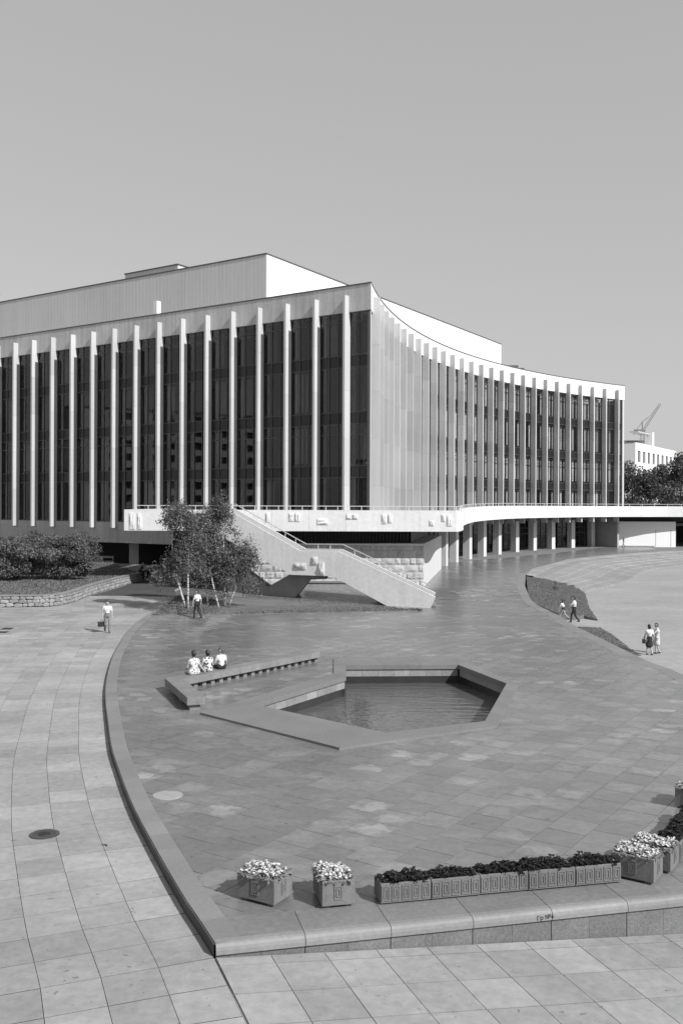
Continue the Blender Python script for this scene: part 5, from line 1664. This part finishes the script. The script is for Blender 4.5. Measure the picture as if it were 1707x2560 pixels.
def head(c, fwd=(0, 1, 0), hair='hair', big=1.0, skin='skin'):
    """skull, jaw, nose, ears, hair cap; c is the head centre"""
    c, f = Vector(c), Vector(fwd).normalized(); r_ = Vector((f.y, -f.x, 0))
    up = Vector((0, 0, 1))
    o = [(tuple(c + up * .02), tuple(c + up * .03 + f * .015), .088, .086, skin), (tuple(c - up * .06 + f * .025), tuple(c - up * .085 + f * .045), .062, .046, skin),
         (tuple(c + f * .095 - up * .005), tuple(c + f * .108 - up * .03), .012, .016, skin), (tuple(c + f * .075 - up * .062 - r_ * .018), tuple(c + f * .075 - up * .062 + r_ * .018), .014, .014, skin)]
    for s in (-1, 1):
        o.append((tuple(c + r_ * s * .088 + up * .012), tuple(c + r_ * s * .09 - up * .025), .018, .014, skin))
        o.append((tuple(c + f * .078 + up * .012 + r_ * s * .032), tuple(c + f * .079 + up * .012 + r_ * s * .036), .012, .012, 'hair'))
    o += [(tuple(c + up * .06 - f * .02), tuple(c + up * .055 + f * .03), .085 * big, .072 * big, hair), (tuple(c - f * .04 + up * .02), tuple(c - f * .035 - up * .05), .082 * big, .065 * big, hair)]
    return o
def standing(h=1.75, shirt='cloth_white', trousers='cloth_dark', hair='hair', stride=0.22, lift=0.1, arms=((.1, -.05), (-.1, .05)), sleeve=0.45, lean=0.0, skirt=None, bare_legs=False, female=False, look=(0, 1, 0), shoes='shoe', forearm=((0, .05), (0, .05)), hairbig=1.0, turned=0):
    k = h / 1.75
    hip, sh = 0.93 * k, 1.43 * k
    hw = 0.10 * k if not female else 0.105 * k; sw = 0.185 * k if not female else 0.165 * k
    S = []
    def L(y): return (y - hip) * lean
    S.append(((0, 0, hip + .02), (0, L(hip + .2), hip + .22 * k), .145 * k, .135 * k, trousers if not skirt else skirt))
    S.append(((-.06 * k, 0, hip - .01), (.06 * k, 0, hip - .01), .125 * k, .125 * k, trousers if not skirt else skirt))
    S.append(((0, L(hip + .18), hip + .17 * k), (0, L(sh - .1), sh - .13 * k), .138 * k, .155 * k, shirt))
    S.append(((-sw * .45, L(sh - .1), sh - .14 * k), (sw * .45, L(sh - .1), sh - .14 * k), .135 * k, .135 * k, shirt))
    S.append(((-sw * .8, L(sh), sh - .02 * k), (sw * .8, L(sh), sh - .02 * k), .068 * k, .068 * k, shirt))
    S.append(((0, L(sh), sh - .02), (0, L(sh) + .02, sh + .10 * k), .062 * k, .054 * k, 'skin'))
    S += head((0, L(sh) + .03, sh + .20 * k), look, hair, hairbig)
    for s, sg in ((0, 1), (1, -1)):
        x = hw * (1 if s else -1)
        fy = stride * sg
        knee = (x, fy * .5 + .06, .50 * k); ank = (x, fy - (0.10 if sg < 0 else 0), .085 * k + (lift if sg < 0 else 0))
        th = 'skin' if bare_legs else trousers
        S.append(((x, 0, hip - .04), knee, .094 * k, .066 * k, skirt if (skirt and not bare_legs) else trousers if not bare_legs else 'skin'))
        S.append((knee, ank, .062 * k, .043 * k, th))
        if not bare_legs: S.append((vsum(knee, (0, 0, -.05)), vsum(ank, (0, 0, .03)), .068 * k, .06 * k, trousers))
        S.append((vsum(ank, (0, -.03, -.045)), vsum(ank, (0.01 * sg, .13, -.05)), .038, .034, shoes))
    if skirt: S.append(((0, 0, hip - .02), (0, 0.02, .58 * k), .165 * k, .195 * k, skirt)); S.append(((-.06, 0, .6 * k), (.06, 0, .6 * k), .165 * k, .165 * k, skirt))
    for s in (0, 1):
        sx = -1 if s == 0 else 1
        shp = (sx * (sw + .01), L(sh), sh - .03 * k)
        el = (sx * (sw + .06) + arms[s][1] * 0, L(sh) + arms[s][0], sh - .31 * k)
        wr = (sx * (sw + .06) + forearm[s][0], el[1] + forearm[s][1], sh - .56 * k)
        S.append((shp, vsum(shp, tuple(el[i] - shp[i] for i in range(3)), sleeve + .2), .062 * k, .058 * k, shirt))
        S.append((shp, el, .048 * k, .040 * k, 'skin' if sleeve < .9 else shirt)); S.append((el, wr, .041 * k, .028 * k, 'skin'))
        S += hand(wr, tuple(wr[i] - el[i] for i in range(3)))
    return S
def place_person(px, py, zf, h_px=None):
    return gp(px, py, zf)
# man walking away with a bag
p = gp(268, 1582, zlow)
build_person('person', 'person in white short sleeved shirt and dark trousers walking with a briefcase', p, R(-160), standing(1.76, stride=.14, lift=.05, look=(-.6, .8, 0), arms=((.05, 0), (-.06, 0)), trousers='cloth_mid'), None)
bag = empty('briefcase', p + Vector((-.30, -.02, .33)), 'dark leather briefcase carried by the walking person', 'bag')
bm = MB().box(-.21, .21, -.06, .06, 0, .30)
b_ = bpy.data.objects.new('case', bm.mesh('case', 'shoe')); COL.objects.link(b_); b_.parent = bag
bv = b_.modifiers.new('b', 'BEVEL'); bv.width = 0.025; bv.segments = 2
hb = MB().tube([(-.06, 0, .30), (-.05, 0, .37), (.05, 0, .37), (.06, 0, .30)], .012, 6)
h_ = bpy.data.objects.new('handle', hb.mesh('handle', 'shoe')); COL.objects.link(h_); h_.parent = bag
bag.rotation_euler = (0, 0, R(25))
# man passing the lawn
p = gp(493, 1547, zplaza)
build_person('person', 'person in white shirt and black trousers passing the birch lawn', p, R(55), standing(1.80, stride=.16, lift=.04, look=(-.5, .8, 0)), None)
# seated person on the retaining wall
def seated(h=1.7, top='cloth_dots', lower='cloth_dots', hair='hair', lean=0.0, seat=0.46, arm_out=0.0, look=(0, 1, 0), female=True, sleeve=.1, hairbig=1.08, wide=1.0):
    k = h / 1.7; S = []
    sh = seat + .56 * k
    S.append(((-.085 * wide, -.02, seat + .11), (.085 * wide, -.02, seat + .11), .135 * k * wide, .135 * k * wide, lower))
    S.append(((0, 0, seat + .16), (0, lean * .3, seat + .34 * k), .150 * k * wide, .14 * k * wide, top))
    S.append(((-.07, lean * .4, sh - .13), (.07, lean * .4, sh - .13), .128 * k * wide, .128 * k * wide, top))
    S.append(((-.14, lean * .5, sh - .01), (.14, lean * .5, sh - .01), .062 * k, .062 * k, top))
    S.append(((0, lean * .5, sh), (0, lean * .5 + .03, sh + .10 * k), .058 * k, .05 * k, 'skin'))
    S += head((0, lean * .5 + .04, sh + .21 * k), look, hair, hairbig)
    for sx in (-1, 1):
        kn = (sx * .11, .46 * k, seat + .06); an_ = (sx * .11, .48 * k, .09)
        S += [((sx * .09, .02, seat + .09), kn, .092 * k, .068 * k, lower), (kn, an_, .058 * k, .042 * k, 'skin'), (vsum(an_, (0, -.03, -.045)), vsum(an_, (0, .14, -.05)), .038, .034, 'shoe')]
        shp = (sx * .18 * k, lean * .5, sh - .03)
        if arm_out and sx > 0: el = (sx * .26, -.03, sh - .26); wr = (sx * .26 + arm_out, -.05, seat + .09)
        else: el = (sx * .25, .06, sh - .28); wr = (sx * .17, .28, seat + .19)
        S += [(shp, vsum(shp, tuple(el[i] - shp[i] for i in range(3)), sleeve + .15), .058 * k, .052 * k, top), (shp, el, .046 * k, .04 * k, 'skin'), (el, wr, .04 * k, .027 * k, 'skin')]
        S += hand(wr, tuple(wr[i] - el[i] for i in range(3)))
    return S
p = gp(355, 1453); wtop = BED[-1]
S = seated(1.72, 'cloth_dark', 'cloth_dark', lean=.5, seat=.84, hairbig=1.0, sleeve=.9, look=(.5, .8, -.5))
build_person('person', 'person in dark clothes sitting hunched on the end of the retaining wall', (wtop.x - .18, wtop.y - .25, 0.0), R(-80), S, None)
# three on the bench, backs to the pool
bh = math.atan2(ld.y, ld.x)
def on_bench(px, py, d=0.28):
    q = gp(px, py, 0.46).xy; s = (q - Bc).dot(ld); q2 = Bc + ld * s + lp * d; return (q2.x, q2.y, 0.0)
build_person('person', 'person with dark bobbed hair in a pale sleeveless dotted dress sitting on the bench', on_bench(482, 1686), bh - R(20), seated(1.72, 'cloth_dots', 'cloth_dots', arm_out=.16, wide=1.12), None)
build_person('person', 'person in a white blouse with dark spots sitting between two others on the bench', on_bench(523, 1680), bh - R(22), seated(1.58, 'cloth_bigdots', 'cloth_bigdots', wide=1.0), None)
build_person('person', 'person with light hair, white shirt and black skirt sitting on the bench', on_bench(553, 1673), bh - R(25), seated(1.6, 'cloth_white', 'cloth_dark', hair='hair_grey', sleeve=.4, look=(-.8, .5, 0)), None)
# boy and man on the bank path
p = gp(1435, 1557, lambda x, y: -0.93); PB = p
build_person('person', 'person in white shirt and black trousers walking behind the child up the bank path', p, R(62), standing(1.78, stride=.2, lift=.05, arms=((.22, 0), (.1, 0)), forearm=((.05, .2), (0, .05))), None)
p = gp(1408, 1549, lambda x, y: -0.90)
build_person('person', 'child in white shirt and dark shorts climbing the bank path', p, R(55), standing(1.35, stride=.26, lift=.06, bare_legs=True, trousers='cloth_dark', lean=.25, skirt=None), None)
o = bpy.context.scene
# two women on the round court
p = gp(1623, 1637, zlow)
w1 = build_person('person', 'person in white blouse and dark skirt standing with a handbag on the round court', p, R(10), standing(1.63, stride=.03, lift=0, shirt='cloth_white', skirt='cloth_dark', trousers='cloth_dark', bare_legs=True, female=True, hairbig=1.12), None)
hbag = put('handbag', MB().box(p.x - .36, p.x - .24, p.y - .14, p.y + .14, p.z + .62, p.z + .84), 'shoe', origin=(p.x - .3, p.y, p.z + .62), label='black handbag hanging from the arm of the person in the dark skirt', cat='bag')
put('strap', MB().tube([(p.x - .3, p.y - .1, p.z + .84), (p.x - .29, p.y, p.z + 1.0), (p.x - .3, p.y + .1, p.z + .84)], .01, 6), 'shoe', hbag)
p = gp(1642, 1634, zlow)
build_person('person', 'person in a long pale dress turned towards the person with the handbag', p, R(75), standing(1.68, stride=.05, lift=0, shirt='cloth_pale', skirt='cloth_pale', trousers='cloth_pale', bare_legs=True, female=True, hair='hair_grey', arms=((.2, 0), (.15, 0)), forearm=((.1, .2), (0, .15))), None)
p = at(1558.5, 1300, 163.2); p.z = 0.0
build_person('person', 'tiny distant person in pale clothes walking past the white end wall', p, R(95), standing(1.72, shirt='cloth_mid', trousers='cloth_mid', stride=.2), None)
